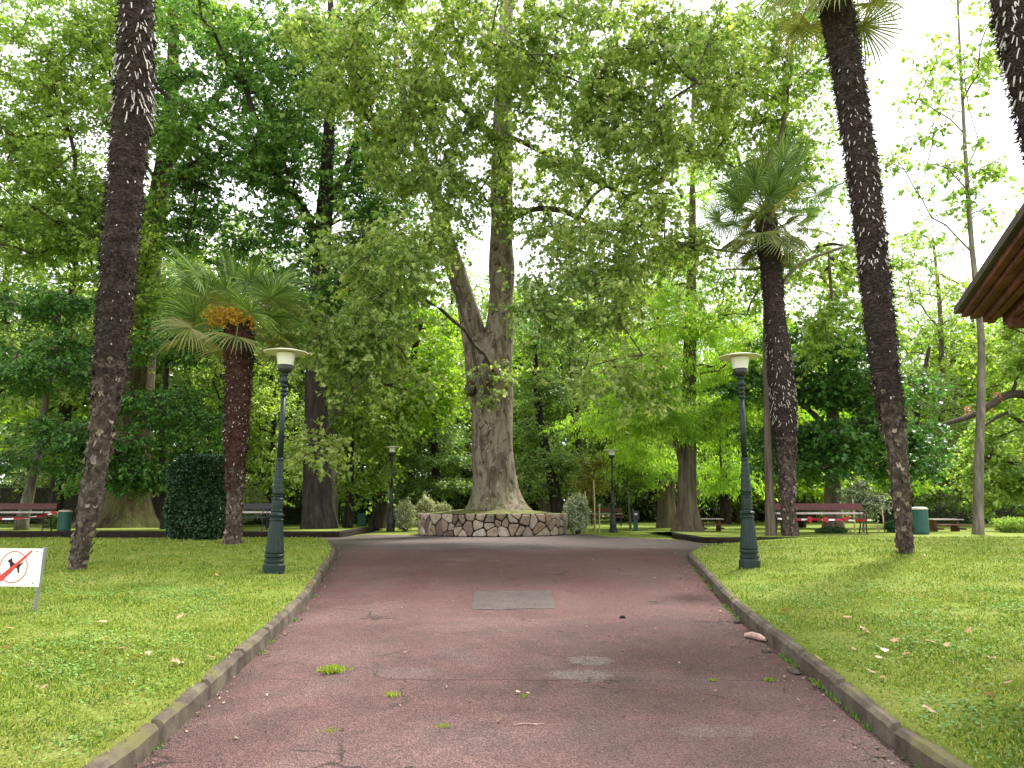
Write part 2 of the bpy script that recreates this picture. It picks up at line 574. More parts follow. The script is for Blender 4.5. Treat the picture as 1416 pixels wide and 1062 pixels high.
class MB:
    """collects faces, then links them as one mesh object"""

    def __init__(self):
        self.v, self.f, self.m = [], [], []

    def add(self, vs, fs, mi=0):
        b = len(self.v)
        self.v += [tuple(p) for p in vs]
        self.f += [tuple(i + b for i in f) for f in fs]
        self.m += [mi] * len(fs)

    def box(self, c, s, mi=0, rot=None, taper=1.0):
        c = Vector(c)
        hx, hy, hz = s[0] / 2, s[1] / 2, s[2] / 2
        vs = []
        for z, k in ((-hz, 1), (hz, taper)):
            for x, y in ((-hx, -hy), (hx, -hy), (hx, hy), (-hx, hy)):
                p = Vector((x * k, y * k, z))
                if rot:
                    p = rot @ p
                vs.append(c + p)
        self.add(vs, [(0, 3, 2, 1), (4, 5, 6, 7), (0, 1, 5, 4), (1, 2, 6, 5), (2, 3, 7, 6), (3, 0, 4, 7)], mi)

    def tube(self, pts, rad, n=8, mi=0, cap=True, fn=None):
        pts = [Vector(p) for p in pts]
        b = len(self.v)
        up = Vector((0, 1, 0))
        rings = []
        for i, p in enumerate(pts):
            a = pts[max(0, i - 1)]
            c = pts[min(len(pts) - 1, i + 1)]
            d = (c - a)
            d = d.normalized() if d.length > 1e-9 else Vector((0, 0, 1))
            x = up.cross(d)
            if x.length < 1e-3:
                x = Vector((1, 0, 0)).cross(d)
            x.normalize()
            y = d.cross(x)
            r = rad[i] if hasattr(rad, '__len__') else rad
            for k in range(n):
                th = 2 * PI * k / n
                rr = r * (fn(i, th, p) if fn else 1)
                self.v.append(tuple(p + x * math.cos(th) * rr + y * math.sin(th) * rr))
            up = y
            up = Vector((0, 1, 0)) if abs(d.y) < .9 else Vector((1, 0, 0))
        for i in range(len(pts) - 1):
            for k in range(n):
                k2 = (k + 1) % n
                self.f.append((b + i * n + k, b + i * n + k2, b + (i + 1) * n + k2, b + (i + 1) * n + k))
                self.m.append(mi)
        if cap:
            self.f.append(tuple(b + k for k in range(n))[::-1])
            self.m.append(mi)
            e = b + (len(pts) - 1) * n
            self.f.append(tuple(e + k for k in range(n)))
            self.m.append(mi)

    def lathe(self, prof, n=24, mi=0, c=(0, 0, 0), fn=None):
        b = len(self.v)
        for (r, z) in prof:
            for k in range(n):
                th = 2 * PI * k / n
                rr = r * (fn(th, z) if fn else 1)
                self.v.append((c[0] + rr * math.cos(th), c[1] + rr * math.sin(th), c[2] + z))
        for i in range(len(prof) - 1):
            for k in range(n):
                k2 = (k + 1) % n
                self.f.append((b + i * n + k, b + i * n + k2, b + (i + 1) * n + k2, b + (i + 1) * n + k))
                self.m.append(mi)
        self.f.append(tuple(b + k for k in range(n))[::-1])
        self.m.append(mi)
        e = b + (len(prof) - 1) * n
        self.f.append(tuple(e + k for k in range(n)))
        self.m.append(mi)

    def build(self, name, mats, parent=None, smooth=False, origin=None):
        if not isinstance(mats, (list, tuple)):
            mats = [mats]
        v = np.array(self.v, dtype=np.float32)
        if origin is not None:
            v = v - np.array(origin, dtype=np.float32)
        sizes = [len(f) for f in self.f]
        idx = [i for f in self.f for i in f]
        me = mesh_np(name, v, sizes, idx, mats, self.m, smooth)
        return link(name, me, parent, origin if parent is None else None)


def link(name, me, parent=None, loc=None):
    o = bpy.data.objects.new(name, me)
    COL.objects.link(o)
    if parent is not None:
        o.parent = parent
    if loc is not None:
        o.location = loc
    return o


def tag(o, label=None, cat=None, group=None, kind=None):
    if label:
        o['label'] = label
    if cat:
        o['category'] = cat
    if group:
        o['group'] = group
    if kind:
        o['kind'] = kind
    return o


def thing(name, label, cat, loc, group=None, rz=0):
    o = link(name, None, None, loc)
    o.rotation_euler = (0, 0, rz)
    return tag(o, label, cat, group)


def copy_tree(o, parent=None):
    c = o.copy()
    COL.objects.link(c)
    c.parent = parent
    for ch in list(o.children):
        copy_tree(ch, c)
    return c


# ------------------------------------------------------------------ world + sun
SUN_EL, SUN_AZ = 56, 35      # azimuth from +Y towards +X
w = bpy.data.worlds.new("World")
sc.world = w
w.use_nodes = True
nt = w.node_tree
nt.nodes.clear()
wo = nt.nodes.new('ShaderNodeOutputWorld')
bg = nt.nodes.new('ShaderNodeBackground')
sky = nt.nodes.new('ShaderNodeTexSky')
sky.sky_type = 'NISHITA'
sky.sun_disc = False
sky.sun_elevation = R(SUN_EL)
sky.sun_rotation = R(SUN_AZ)
cl = nt.nodes.new('ShaderNodeTexNoise')
cl.inputs['Scale'].default_value = 2.2
cl.inputs['Detail'].default_value = 5
crp = nt.nodes.new('ShaderNodeValToRGB')
crp.color_ramp.elements[0].position = .3
crp.color_ramp.elements[0].color = (.78, .8, .83, 1)
crp.color_ramp.elements[1].position = .7
crp.color_ramp.elements[1].color = (1, 1, 1, 1)
ml = nt.nodes.new('ShaderNodeMix')
ml.data_type = 'RGBA'
ml.blend_type = 'MULTIPLY'
ml.inputs['Factor'].default_value = 1
ml.inputs['B'].default_value = (11, 11, 11, 1)
mxw = nt.nodes.new('ShaderNodeMix')
mxw.data_type = 'RGBA'
mxw.inputs['Factor'].default_value = .88
nt.links.new(cl.outputs['Fac'], crp.inputs[0])
nt.links.new(crp.outputs[0], ml.inputs['A'])
nt.links.new(sky.outputs[0], mxw.inputs['A'])
nt.links.new(ml.outputs['Result'], mxw.inputs['B'])
nt.links.new(mxw.outputs['Result'], bg.inputs[0])
bg.inputs[1].default_value = 0.105
nt.links.new(bg.outputs[0], wo.inputs[0])
sd = bpy.data.lights.new('sun', 'SUN')
sd.energy = 4.3
sd.angle = R(9)
sd.color = (1, .96, .9)
so = bpy.data.objects.new('sun', sd)
COL.objects.link(so)
dv = Vector((math.sin(R(SUN_AZ)) * math.cos(R(SUN_EL)), math.cos(R(SUN_AZ)) * math.cos(R(SUN_EL)), math.sin(R(SUN_EL))))
so.rotation_euler = dv.to_track_quat('Z', 'Y').to_euler()
sc.view_settings.view_transform = 'Standard'
sc.view_settings.look = 'None'
sc.view_settings.exposure = 1.38
sc.view_settings.gamma = 1
sc.cycles.max_bounces = 8
sc.cycles.diffuse_bounces = 4
sc.cycles.transmission_bounces = 5
sc.cycles.glossy_bounces = 2
sc.cycles.caustics_reflective = False
sc.cycles.caustics_refractive = False
sc.cycles.sample_clamp_indirect = 6

# ------------------------------------------------------------------ ground, path, lawns, kerbs
YS = [-8 + i * .5 for i in range(60)]         # shared rows down to the level plateau


def grid(xs_of_y, ys, zf, name, mat, kind='structure', smooth=True):
    rows = [[(x, y, zf(x, y)) for x in xs_of_y(y)] for y in ys]
    n = len(rows[0])
    v = [p for r in rows for p in r]
    f = []
    for i in range(len(rows) - 1):
        for k in range(n - 1):
            f.append((i * n + k, i * n + k + 1, (i + 1) * n + k + 1, (i + 1) * n + k))
    me = mesh_np(name, v, [4] * len(f), np.array(f).ravel(), [mat], None, smooth)
    return tag(link(name, me), kind=kind)


def far_edge(x):
    if x < -5.2:
        return 24.05
    if x < -3:
        return 26.3
    if x < 3:
        return 26.6 + .2 * x * 0
    return max(22.0, 26.0 - (x - 2) * 1.3) if x < 5 else 22.0


gx = [-400, -200, -100, -60] + [-40 + 4 * i for i in range(21)] + [60, 100, 200, 400]
gy = [-60, -20] + YS + [23, 26, 30, 36, 44, 55, 70, 90, 120, 200, 400, 700]
gy = sorted(set(gy))
grid(lambda y: gx, gy, lambda x, y: (zroad(y) - .02) if y < 60 else -.02, 'ground', M['lawn'])

pxs = [-45, -30, -20, -12, -8, -6, -5.3] + [-5 + .25 * i for i in range(49)] + [7.5, 8, 10, 14, 20, 30, 45]
tt = [i / 56 for i in range(57)]
v, f = [], []
for t_ in tt:
    for x in pxs:
        ye = far_edge(x)
        if t_ < .999:
            y = -8 + (21.5 + 8) * t_
            y = min(y, 21.5)
        else:
            y = ye
        v.append((x, y, zroad(y) + .002 + .006 * nz(x, y, .8, 5)))
n = len(pxs)
for i in range(len(tt) - 1):
    for k in range(n - 1):
        f.append((i * n + k, i * n + k + 1, (i + 1) * n + k + 1, (i + 1) * n + k))
tag(link('path', mesh_np('path', v, [4] * len(f), np.array(f).ravel(), [M['asphalt']], None, True)), kind='structure')

ts = [0, .004, .01, .02, .035, .055, .08, .11, .15, .2, .26, .33, .42, .52, .65, .8, 1]
yl = list(np.linspace(-7, 20.6, 110)) + list(np.linspace(20.7, YL_END, 10))
yr = list(np.linspace(-7, 16.4, 96)) + list(np.linspace(16.5, YR_END, 12))
edL = lambda y: kerbL(y) - KW + .04 + .03 * nz(kerbL(y), y, 2.2, 6)
edR = lambda y: kerbR(y) + KW - .045 + .03 * nz(kerbR(y), y, 2.2, 6)
ts = [-.0004] + ts
grid(lambda y: [edL(y) - t_ * 32 for t_ in ts][::-1], yl, lambda x, y: zlawnL(x, y) + (.016 if x < edL(y) + .001 else -.03), 'lawn', M['lawn'])
grid(lambda y: [edR(y) + t_ * 32 for t_ in ts], yr, lambda x, y: zlawnR(x, y) + (.016 if x > edR(y) - .001 else -.03), 'lawn', M['lawn'])


def kerb(pts, side, name='kerb', kh=None, seg=True, mat=None):
    """pts: plan polyline of the road-side edge; side: +1 kerb body lies to the right of travel"""
    mb = MB()
    n = len(pts)
    prof = [(0, -.1), (0.004, .80), (.03, 1.0), (.10, 1.02), (KW, 1.0), (KW, -.1)]
    rows = []
    acc = 0
    for i, p in enumerate(pts):
        a = Vector(pts[max(0, i - 1)])
        b = Vector(pts[min(n - 1, i + 1)])
        if i:
            acc += (Vector(p) - Vector(pts[i - 1])).length
        d = (b - a).normalized()
        nrm = Vector((d.y, -d.x)) * side
        row = []
        h = kh(p[1]) if kh else KH
        blk = int(acc / .9)
        wob = .009 * math.sin(blk * 12.9898) if seg else 0
        gap = .045 if (seg and acc - blk * .9 < .041) else 0
        for (u, z) in prof:
            q = Vector(p) + nrm * (u + wob + (.012 if gap and u < .05 else 0))
            zz = zroad(p[1]) + (h * z if z > 0 else z)
            if z > .5:
                zz += .009 * nz(q.x, q.y, 3, 8) + .008 * nz(q.x, q.y, 11, 4) - gap + wob * .8
            row.append((q.x, q.y, zz))
        rows.append(row)
    v = [q for r in rows for q in r]
    m = len(prof)
    fs = []
    for i in range(n - 1):
        for k in range(m - 1):
            fs.append((i * m + k, i * m + k + 1, (i + 1) * m + k + 1, (i + 1) * m + k))
    fs.append(tuple(range(m)))
    fs.append(tuple((n - 1) * m + k for k in range(m))[::-1])
    mb.add(v, fs)
    return tag(mb.build(name, mat or M['kerb']), kind='structure')


khL = lambda y: KH - 0.07 * sstep(12, 21, y)
khR = lambda y: KH - 0.05 * sstep(12, 17, y)
kyl = list(np.arange(-7, 21.45, .04)) + [21.47, 21.49]
kyr = list(np.arange(-7, 17.65, .04)) + [17.69]
plL = [(kerbL(y), y) for y in kyl] + [(x, YL_END) for x in np.arange(-6.1, -34, -.5)]
kerb(plL, -1, kh=khL)
plR = [(kerbR(y), y) for y in kyr] + [(x, YR_END) for x in np.arange(kerbR(17.69) + .3, 34, .5)]
kerb(plR, 1, kh=khR)
# the two lawns across the side paths
plB = [(-40, 24), (-20, 24), (-10, 24), (-7, 24), (-5.75, 24), (-5.5, 24.07), (-5.35, 24.25), (-5.3, 24.5), (-5.3, 26.5), (-5.3, 30)]
kerb(plB, -1, kh=lambda y: .19, seg=False, mat=M['shaded_kerb'])
plC = [(4.9, 24), (4.9, 21.0), (4.95, 20.6), (5.1, 20.35), (5.4, 20.2), (6.5, 20.2), (9, 20.2), (20, 20.2), (40, 20.2)]
kerb(plC, -1, kh=lambda y: .15, seg=False, mat=M['shaded_kerb'])
grid(lambda y: np.linspace(-60, -5.4, 40), np.linspace(24.1, 34, 24), lambda x, y: .165 * (1 - sstep(28, 34, y)) - .01 * sstep(28, 34, y) + .01 * nz(x, y, .9), 'lawn', M['lawn'])
grid(lambda y: np.linspace(5.0, 60, 40), np.linspace(20.3, 30, 24), lambda x, y: .155 * (1 - sstep(24, 30, y)) - .01 * sstep(24, 30, y) + .01 * nz(x, y, .9), 'lawn', M['lawn'])


# asphalt repair patches and pale worn spots lie on the path
def patch(pxs, name, mat, dz, jit=.0):
    random.seed(3)
    pts = [on_road(*q) for q in pxs]
    out = []
    for i, p in enumerate(pts):
        q = pts[(i + 1) % len(pts)]
        for k in range(6):
            s = p.lerp(q, k / 6)
            s.x += jit * nz(s.x, s.y, 4, 9)
            s.y += jit * nz(s.x, s.y, 4, 10) * 2
            out.append(s)
    c = sum(out, Vector()) / len(out)
    mb = MB()
    vs = [(c.x, c.y, zroad(c.y) + dz + .003)]
    m = len(out)
    for k in (.5, 1.0):
        for s in out:
            q = c.lerp(s, k)
            vs.append((q.x, q.y, zroad(q.y) + (.012 if k < 1 else .006) + dz))
    fs = [(0, 1 + i, 1 + (i + 1) % m) for i in range(m)] + [(1 + i, 1 + m + i, 1 + m + (i + 1) % m, 1 + (i + 1) % m) for i in range(m)]
    mb.add(vs, fs)
    return tag(mb.build(name, mat), kind='structure')


patch([(656, 818), (762, 817), (768, 842), (652, 844)], 'path_patch', M['patch'], .0, .04)


# ------------------------------------------------------------------ leaves
def tmpl(pts_r, fold=.12, curl=.0):
    """half outline from base to tip on the right; mirrored. returns verts (x side, y along, z up) and two ngons"""
    pr = [(x, y, abs(x) * fold - curl * y * y) for x, y in pts_r]
    base, tip = pr[0], pr[-1]
    mid = pr[1:-1]
    vs = [base] + mid + [tip] + [(-x, y, z) for x, y, z in mid[::-1]]
    n = len(mid)
    f1 = list(range(0, n + 2))
    f2 = [0, n + 1] + list(range(n + 2, 2 * n + 2))
    return np.array(vs, dtype=np.float32), [f1, f2]


T_PALM = tmpl([(0, 0), (.34, -.04), (.46, .16), (.30, .26), (.56, .52), (.22, .52), (0, 1.0)], .25, .12)
T_OVAL = tmpl([(0, 0), (.27, .28), (.25, .62), (0, 1)], .3, .15)
T_KITE = tmpl([(0, 0), (.34, .42), (0, 1)], .35)
T_BOOT = tmpl([(0, 0), (.30, .05), (.24, .35), (.32, .6), (.10, .8), (0, .7)], .5, -.3)
T_NARROW = tmpl([(0, 0), (.13, .4), (0, 1)], .3, .2)
T_ROUND = tmpl([(0, 0), (.42, .2), (.45, .6), (.25, .92), (0, 1)], .1, .0)


def unit(a):
    return a / np.maximum(np.linalg.norm(a, axis=1, keepdims=True), 1e-9)


def leaves_geo(pos, axis, nrm, size, T):
    """instances the template; returns verts, sizes, idx"""
    tv, tf = T
    a = unit(axis)
    s = unit(np.cross(a, nrm))
    n = np.cross(s, a)
    k = len(tv)
    V = pos[:, None, :] + size[:, None, None] * (tv[None, :, 0:1] * s[:, None, :] + tv[None, :, 1:2] * a[:, None, :] + tv[None, :, 2:3] * n[:, None, :])
    N = len(pos)
    fi = np.concatenate([np.array(f) for f in tf])
    idx = (np.arange(N)[:, None] * k + fi[None, :]).ravel()
    sizes = np.tile([len(f) for f in tf], N)
    return V.reshape(-1, 3), sizes, idx


def twig_geo(a, b, r):
    """three-sided thin prisms from a to b"""
    d = unit(b - a)
    ref = np.tile([[0.3, .2, 1.0]], (len(a), 1))
    x = unit(np.cross(d, ref))
    y = np.cross(d, x)
    V = []
    for k in range(3):
        th = 2 * PI * k / 3
        V.append(a + r[:, None] * (math.cos(th) * x + math.sin(th) * y))
    for k in range(3):
        th = 2 * PI * k / 3
        V.append(b + .35 * r[:, None] * (math.cos(th) * x + math.sin(th) * y))
    V = np.stack(V, 1).reshape(-1, 3)
    q = np.array([0, 1, 4, 3, 1, 2, 5, 4, 2, 0, 3, 5])
    idx = (np.arange(len(a))[:, None] * 6 + q[None]).ravel()
    return V, np.full(len(a) * 3, 4), idx


def join_geo(parts):
    V, S, I, Mi = [], [], [], []
    off = 0
    for (v, s, i, m) in parts:
        V.append(v)
        S.append(s)
        I.append(i + off)
        Mi.append(np.full(len(s), m))
        off += len(v)
    return np.concatenate(V), np.concatenate(S), np.concatenate(I), np.concatenate(Mi)


def sprays(cl, rng, per=9, nleaf=10, length=.8, leaf=.15, T=T_PALM, droop=.25, flatness=.5, hang=.4, core=None, twig=.007, spread=.35):
    """cl: (N,4) clump centres + radius. every clump holds twigs that carry leaves"""
    N = len(cl)
    c = np.repeat(cl[:, :3], per, 0)
    rad = np.repeat(cl[:, 3], per)
    d = rng.normal(size=(N * per, 3))
    d[:, 2] *= flatness
    if core is not None:
        out = unit(c - np.array(core)[None])
        d += out * .6
    d = unit(d)
    off = rng.normal(size=(N * per, 3)) * rad[:, None] * spread
    off[:, 2] *= flatness + .2
    a = c + off
    L = length * rng.uniform(.6, 1.2, N * per) * (rad / rad.mean())
    b = a + d * L[:, None]
    b[:, 2] -= droop * L
    tw = twig_geo(a, b, np.full(len(a), twig))
    conn = twig_geo(c[::2], a[::2], np.full(len(a[::2]), twig * 1.4))
    t = rng.uniform(.1, 1.05, (N * per, nleaf))
    pos = a[:, None] + (b - a)[:, None] * t[..., None]
    pos = pos.reshape(-1, 3)
    dd = np.repeat(unit(b - a), nleaf, 0)
    side = unit(np.cross(dd, [[0, 0, 1.0]]) + 1e-6)
    sg = rng.choice([-1.0, 1.0], len(pos))[:, None]
    ax = dd * rng.uniform(.1, 1, (len(pos), 1)) + side * sg * rng.uniform(.3, 1.1, (len(pos), 1)) + rng.normal(size=pos.shape) * .3
    ax[:, 2] -= hang
    pos = pos + side * sg * leaf * .15 + rng.normal(size=pos.shape) * leaf * .35
    nr = rng.normal(size=pos.shape) * .55
    nr[:, 2] += 1
    sz = leaf * rng.uniform(.55, 1.25, len(pos))
    lv = leaves_geo(pos, ax, nr, sz, T)
    return [(lv[0], lv[1], lv[2], 0), (tw[0], tw[1], tw[2], 1), (conn[0], conn[1], conn[2], 1)]


def blobs(rng, lst, R0=.8):
    """(px, py, Y, rx_px, rz_px, depth_m, count) -> clump centres"""
    out = []
    for (px, py, Y, rx, rz, dep, cnt) in lst:
        c = P(px, py, Y)
        k = Y / F
        m = 0
        while m < cnt:
            q = rng.uniform(-1, 1, 3)
            if q @ q > 1:
                continue
            z = c.z + q[2] * rz * k
            if z < .5:
                continue
            out.append((c.x + q[0] * rx * k, c.y + q[1] * dep, z, R0 * rng.uniform(.75, 1.25)))
            m += 1
    return np.array(out)


def skeleton(mb, trunk, clumps, rng, tipr=.018, exp=.43, maxr=.3, rise=.5, mi=1, sides=6, low=0):
    """limbs from the trunk polylines [(Vector, r), ...] to every clump centre"""
    nodes = []      # [pos, parent, weight, trunk_r]
    for line in trunk:
        for i, (p, r) in enumerate(line):
            nodes.append([Vector(p), -1, 0, r])
    order = sorted(range(len(clumps)), key=lambda i: min((Vector(clumps[i][:3]) - q[0]).length for q in nodes))
    zmin = min(q[0].z for q in nodes)
    zmax = max(q[0].z for q in nodes)
    pos = np.array([tuple(q[0]) for q in nodes])
    bonus = np.array([0.0] * len(nodes))
    okz = np.array([0.0 if (q[0].z > zmin + (zmax - zmin) * low) else 50.0 for q in nodes])
    paths = []
    for i in order:
        c = np.array(clumps[i][:3])
        dv = c[None] - pos
        dist = np.linalg.norm(dv, axis=1)
        want = rise * np.linalg.norm(dv[:, :2], axis=1)
        cost = dist + okz + .6 * np.maximum(0, want - dv[:, 2]) + bonus
        j = int(np.argmin(cost))
        a = nodes[j][0]
        b = Vector(c)
        L = (b - a).length
        n = max(2, min(7, int(L / .8) + 1))
        prev = j
        path = [j]
        newp = []
        for k in range(1, n + 1):
            t = k / n
            q = a.lerp(b, t)
            q.z += math.sin(t * PI) * L * .05
            if k < n:
                q += Vector(rng.normal(size=3) * min(L, 2.5) * .022)
            nodes.append([q, prev, 0, None])
            prev = len(nodes) - 1
            path.append(prev)
            newp.append(tuple(q))
        pos = np.vstack([pos, newp])
        bonus = np.concatenate([bonus, np.full(len(newp), .25)])
        okz = np.concatenate([okz, np.zeros(len(newp))])
        paths.append(path)
        q = prev
        while q != -1 and nodes[q][3] is None:
            nodes[q][2] += 1
            q = nodes[q][1]
    for path in paths:
        pts, rr = [], []
        j0 = path[0]
        for j in path:
            nd = nodes[j]
            if nd[3] is not None:
                r = None
            else:
                r = min(maxr, tipr * nd[2] ** exp)
            pts.append(nd[0])
            rr.append(r)
        if rr[0] is None:
            rr[0] = min(nodes[j0][3] * .8, rr[1] * 1.25)
        else:
            rr[0] = min(rr[0], rr[1] * 1.1)
        mb.tube(pts, rr, sides if max(rr) > .04 else 4, mi, cap=False)


def resample(line, step=.35):
    """smooth a polyline of (Vector, r)"""
    pts = [Vector(p) for p, r in line]
    rs = [r for p, r in line]
    out = []
    n = len(pts)
    for i in range(n - 1):
        p0, p1, p2, p3 = pts[max(0, i - 1)], pts[i], pts[i + 1], pts[min(n - 1, i + 2)]
        m = max(1, int((p2 - p1).length / step))
        for k in range(m):
            t = k / m
            q = .5 * ((2 * p1) + (p2 - p0) * t + (2 * p0 - 5 * p1 + 4 * p2 - p3) * t * t + (3 * p1 - p0 - 3 * p2 + p3) * t ** 3)
            out.append((q, rs[i] + (rs[i + 1] - rs[i]) * t))
    out.append((pts[-1], rs[-1]))
    return out


def tree(name, label, cat, trunks, bl, leaf_mat, bark_mat, seed, group=None, R0=.8, sp=None, rise=.5, maxr=.3, tipr=.018, buttress=0.0, rough=.06, low=.25, extra=None, limb_mat=None):
    """trunks: list of polylines of (px, py, Y, r_m)"""
    rng = np.random.default_rng(seed)
    lines = [resample([(P(px, py, Y), r) for (px, py, Y, r) in tl]) for tl in trunks]
    base = lines[0][0][0].copy()
    base.z = ztop(base.x, base.y) if base.y < 30 else 0.0
    root = thing(name, label, cat, base, group)
    cl = blobs(rng, bl, R0)
    mb = MB()
    for li, line in enumerate(lines):
        if li == 0:
            p0, r0 = line[0]
            line.insert(0, (Vector((p0.x, p0.y, base.z - .25)), r0 * 1.12))
        z0 = base.z

        def fn(i, th, p, sd=seed, li=li):
            h = max(0, p.z - z0)
            f = 1 + rough * 2 * noise.noise(Vector((math.cos(th) * 1.3 + sd, math.sin(th) * 1.3, p.z * .9)))
            f += rough * noise.noise(Vector((math.cos(th) * 4 + sd, math.sin(th) * 4, p.z * 2.1)))
            if buttress and li == 0:
                k = math.exp(-h / .7)
                f += buttress * k * (.5 + .5 * math.sin(th * 7 + sd + 1.3 * math.sin(th * 3))) + .25 * buttress * math.exp(-h / 2.5) * math.sin(th * 5 + sd)
            return f
        mb.tube([p for p, r in line], [r for p, r in line], 28 if line[0][1] > .3 else 12, 0 if (li == 0 or line[0][1] > .3) else 1, fn=fn)
    if len(cl):
        skeleton(mb, [l for l in lines], cl, rng, rise=rise, maxr=maxr, tipr=tipr, low=low)
    mb.build('trunk', [bark_mat, limb_mat or bark_mat], root, True, base)
    if len(cl):
        kw = dict(sp or {})
        parts = sprays(cl, rng, **kw)
        V, S, I, Mi = join_geo(parts)
        V = V - np.array(base)[None]
        me = mesh_np('crown', V, S, I, [leaf_mat, M['twig']], Mi)
        link('crown', me, root)
        if extra:
            extra(root, cl, base, rng)
    return root

# ------------------------------------------------------------------ stone planter ring round the plane tree
RC = Vector((-.66, 27.0, 0))
RR, RH = 2.57, .72


def clip_cell(poly, mx, my, nx, ny):
    out = []
    for i in range(len(poly)):
        a, b = poly[i], poly[(i + 1) % len(poly)]
        da = (a[0] - mx) * nx + (a[1] - my) * ny
        db = (b[0] - mx) * nx + (b[1] - my) * ny
        if da <= 0:
            out.append(a)
        if (da < 0 < db) or (db < 0 < da):
            t = da / (da - db)
            out.append((a[0] + (b[0] - a[0]) * t, a[1] + (b[1] - a[1]) * t))
    return out


def planter():
    root = thing('stone_planter', 'low round planter wall of irregular pale stones around the big plane tree', 'planter', RC)
    rnd = random.Random(5)
    C = 2 * PI * RR
    nx_, ny_ = 54, 3
    seeds = []
    for j in range(ny_):
        for i in range(nx_):
            if rnd.random() < .27:
                continue
            seeds.append(((i + .5 * (j % 2) + rnd.uniform(-.48, .48)) * C / nx_, (j + .5 + rnd.uniform(-.46, .46)) * RH / ny_))
    mb = MB()
    for (sx, sy) in seeds:
        poly = [(sx - .6, 0.0), (sx + .6, 0.0), (sx + .6, RH), (sx - .6, RH)]
        for (ox, oy) in seeds:
            for wx in (ox, ox - C, ox + C):
                if (wx, oy) == (sx, sy) or abs(wx - sx) > 1.2:
                    continue
                ddx, ddy = wx - sx, oy - sy
                poly = clip_cell(poly, (sx + wx) / 2, (sy + oy) / 2, ddx, ddy)
                if len(poly) < 3:
                    break
            if len(poly) < 3:
                break
        if len(poly) < 3:
            continue
        cx = sum(p[0] for p in poly) / len(poly)
        cy = sum(p[1] for p in poly) / len(poly)
        rad = sum(math.hypot(p[0] - cx, p[1] - cy) for p in poly) / len(poly)
        gap = rnd.uniform(.012, .045)
        k = max(.5, 1 - gap / rad)
        pr = rnd.uniform(.02, .06)
        # rounder corners: cut each corner
        q = []
        for i in range(len(poly)):
            a, b, c = poly[i - 1], poly[i], poly[(i + 1) % len(poly)]
            for t, o in ((.16, a), (.16, c)):
                q.append((b[0] + (o[0] - b[0]) * t, b[1] + (o[1] - b[1]) * t))
        m = len(q)
        vs = []
        for lev, (kk, rr) in enumerate(((k, -.06), (k, pr * .55), (k * .9, pr), (k * .55, pr * 1.15))):
            for (x, y) in q:
                X, Y = cx + (x - cx) * kk, cy + (y - cy) * kk
                th = X / RR
                rad_ = RR - .05 + rr + .012 * noise.noise(Vector((X * 7, Y * 7, 0)))
                vs.append((math.sin(th) * rad_, -math.cos(th) * rad_, max(0.005, Y)))
        fs = []
        for lev in range(3):
            for i in range(m):
                i2 = (i + 1) % m
                fs.append((lev * m + i, lev * m + i2, (lev + 1) * m + i2, (lev + 1) * m + i))
        fs.append(tuple(3 * m + i for i in range(m)))
        mb.add(vs, fs)
    mb.build('stone_facing', M['stone'], root)
    b = MB()
    b.lathe([(RR - .06, -.05), (RR - .06, RH - .03), (RR - .12, RH - .01), (RR - .42, RH - .02), (RR - .42, .3)], 72, 0,
            fn=lambda th, z: 1 + .006 * math.sin(th * 23))
    b.build('mortar_core', M['mortar'], root)
    s = MB()
    rings = [(0, .16), (.6, .14), (1.2, .10), (1.7, .05), (2.1, .0), (RR - .09, -.012)]
    vs, fs = [], []
    nn = 60
    for (r, z) in rings:
        for k in range(nn):
            th = 2 * PI * k / nn
            vs.append((r * math.cos(th), r * math.sin(th), RH + z + .03 * noise.noise(Vector((r * math.cos(th) * 2, r * math.sin(th) * 2, 1)))))
    for i in range(len(rings) - 1):
        for k in range(nn):
            fs.append((i * nn + k, i * nn + (k + 1) % nn, (i + 1) * nn + (k + 1) % nn, (i + 1) * nn + k))
    s.add(vs, fs)
    s.build('soil', M['soil'], root, True)


planter()

# ------------------------------------------------------------------ trees
SPL = dict(per=12, nleaf=15, length=.85, leaf=.135, T=T_PALM, droop=.35, hang=.55)

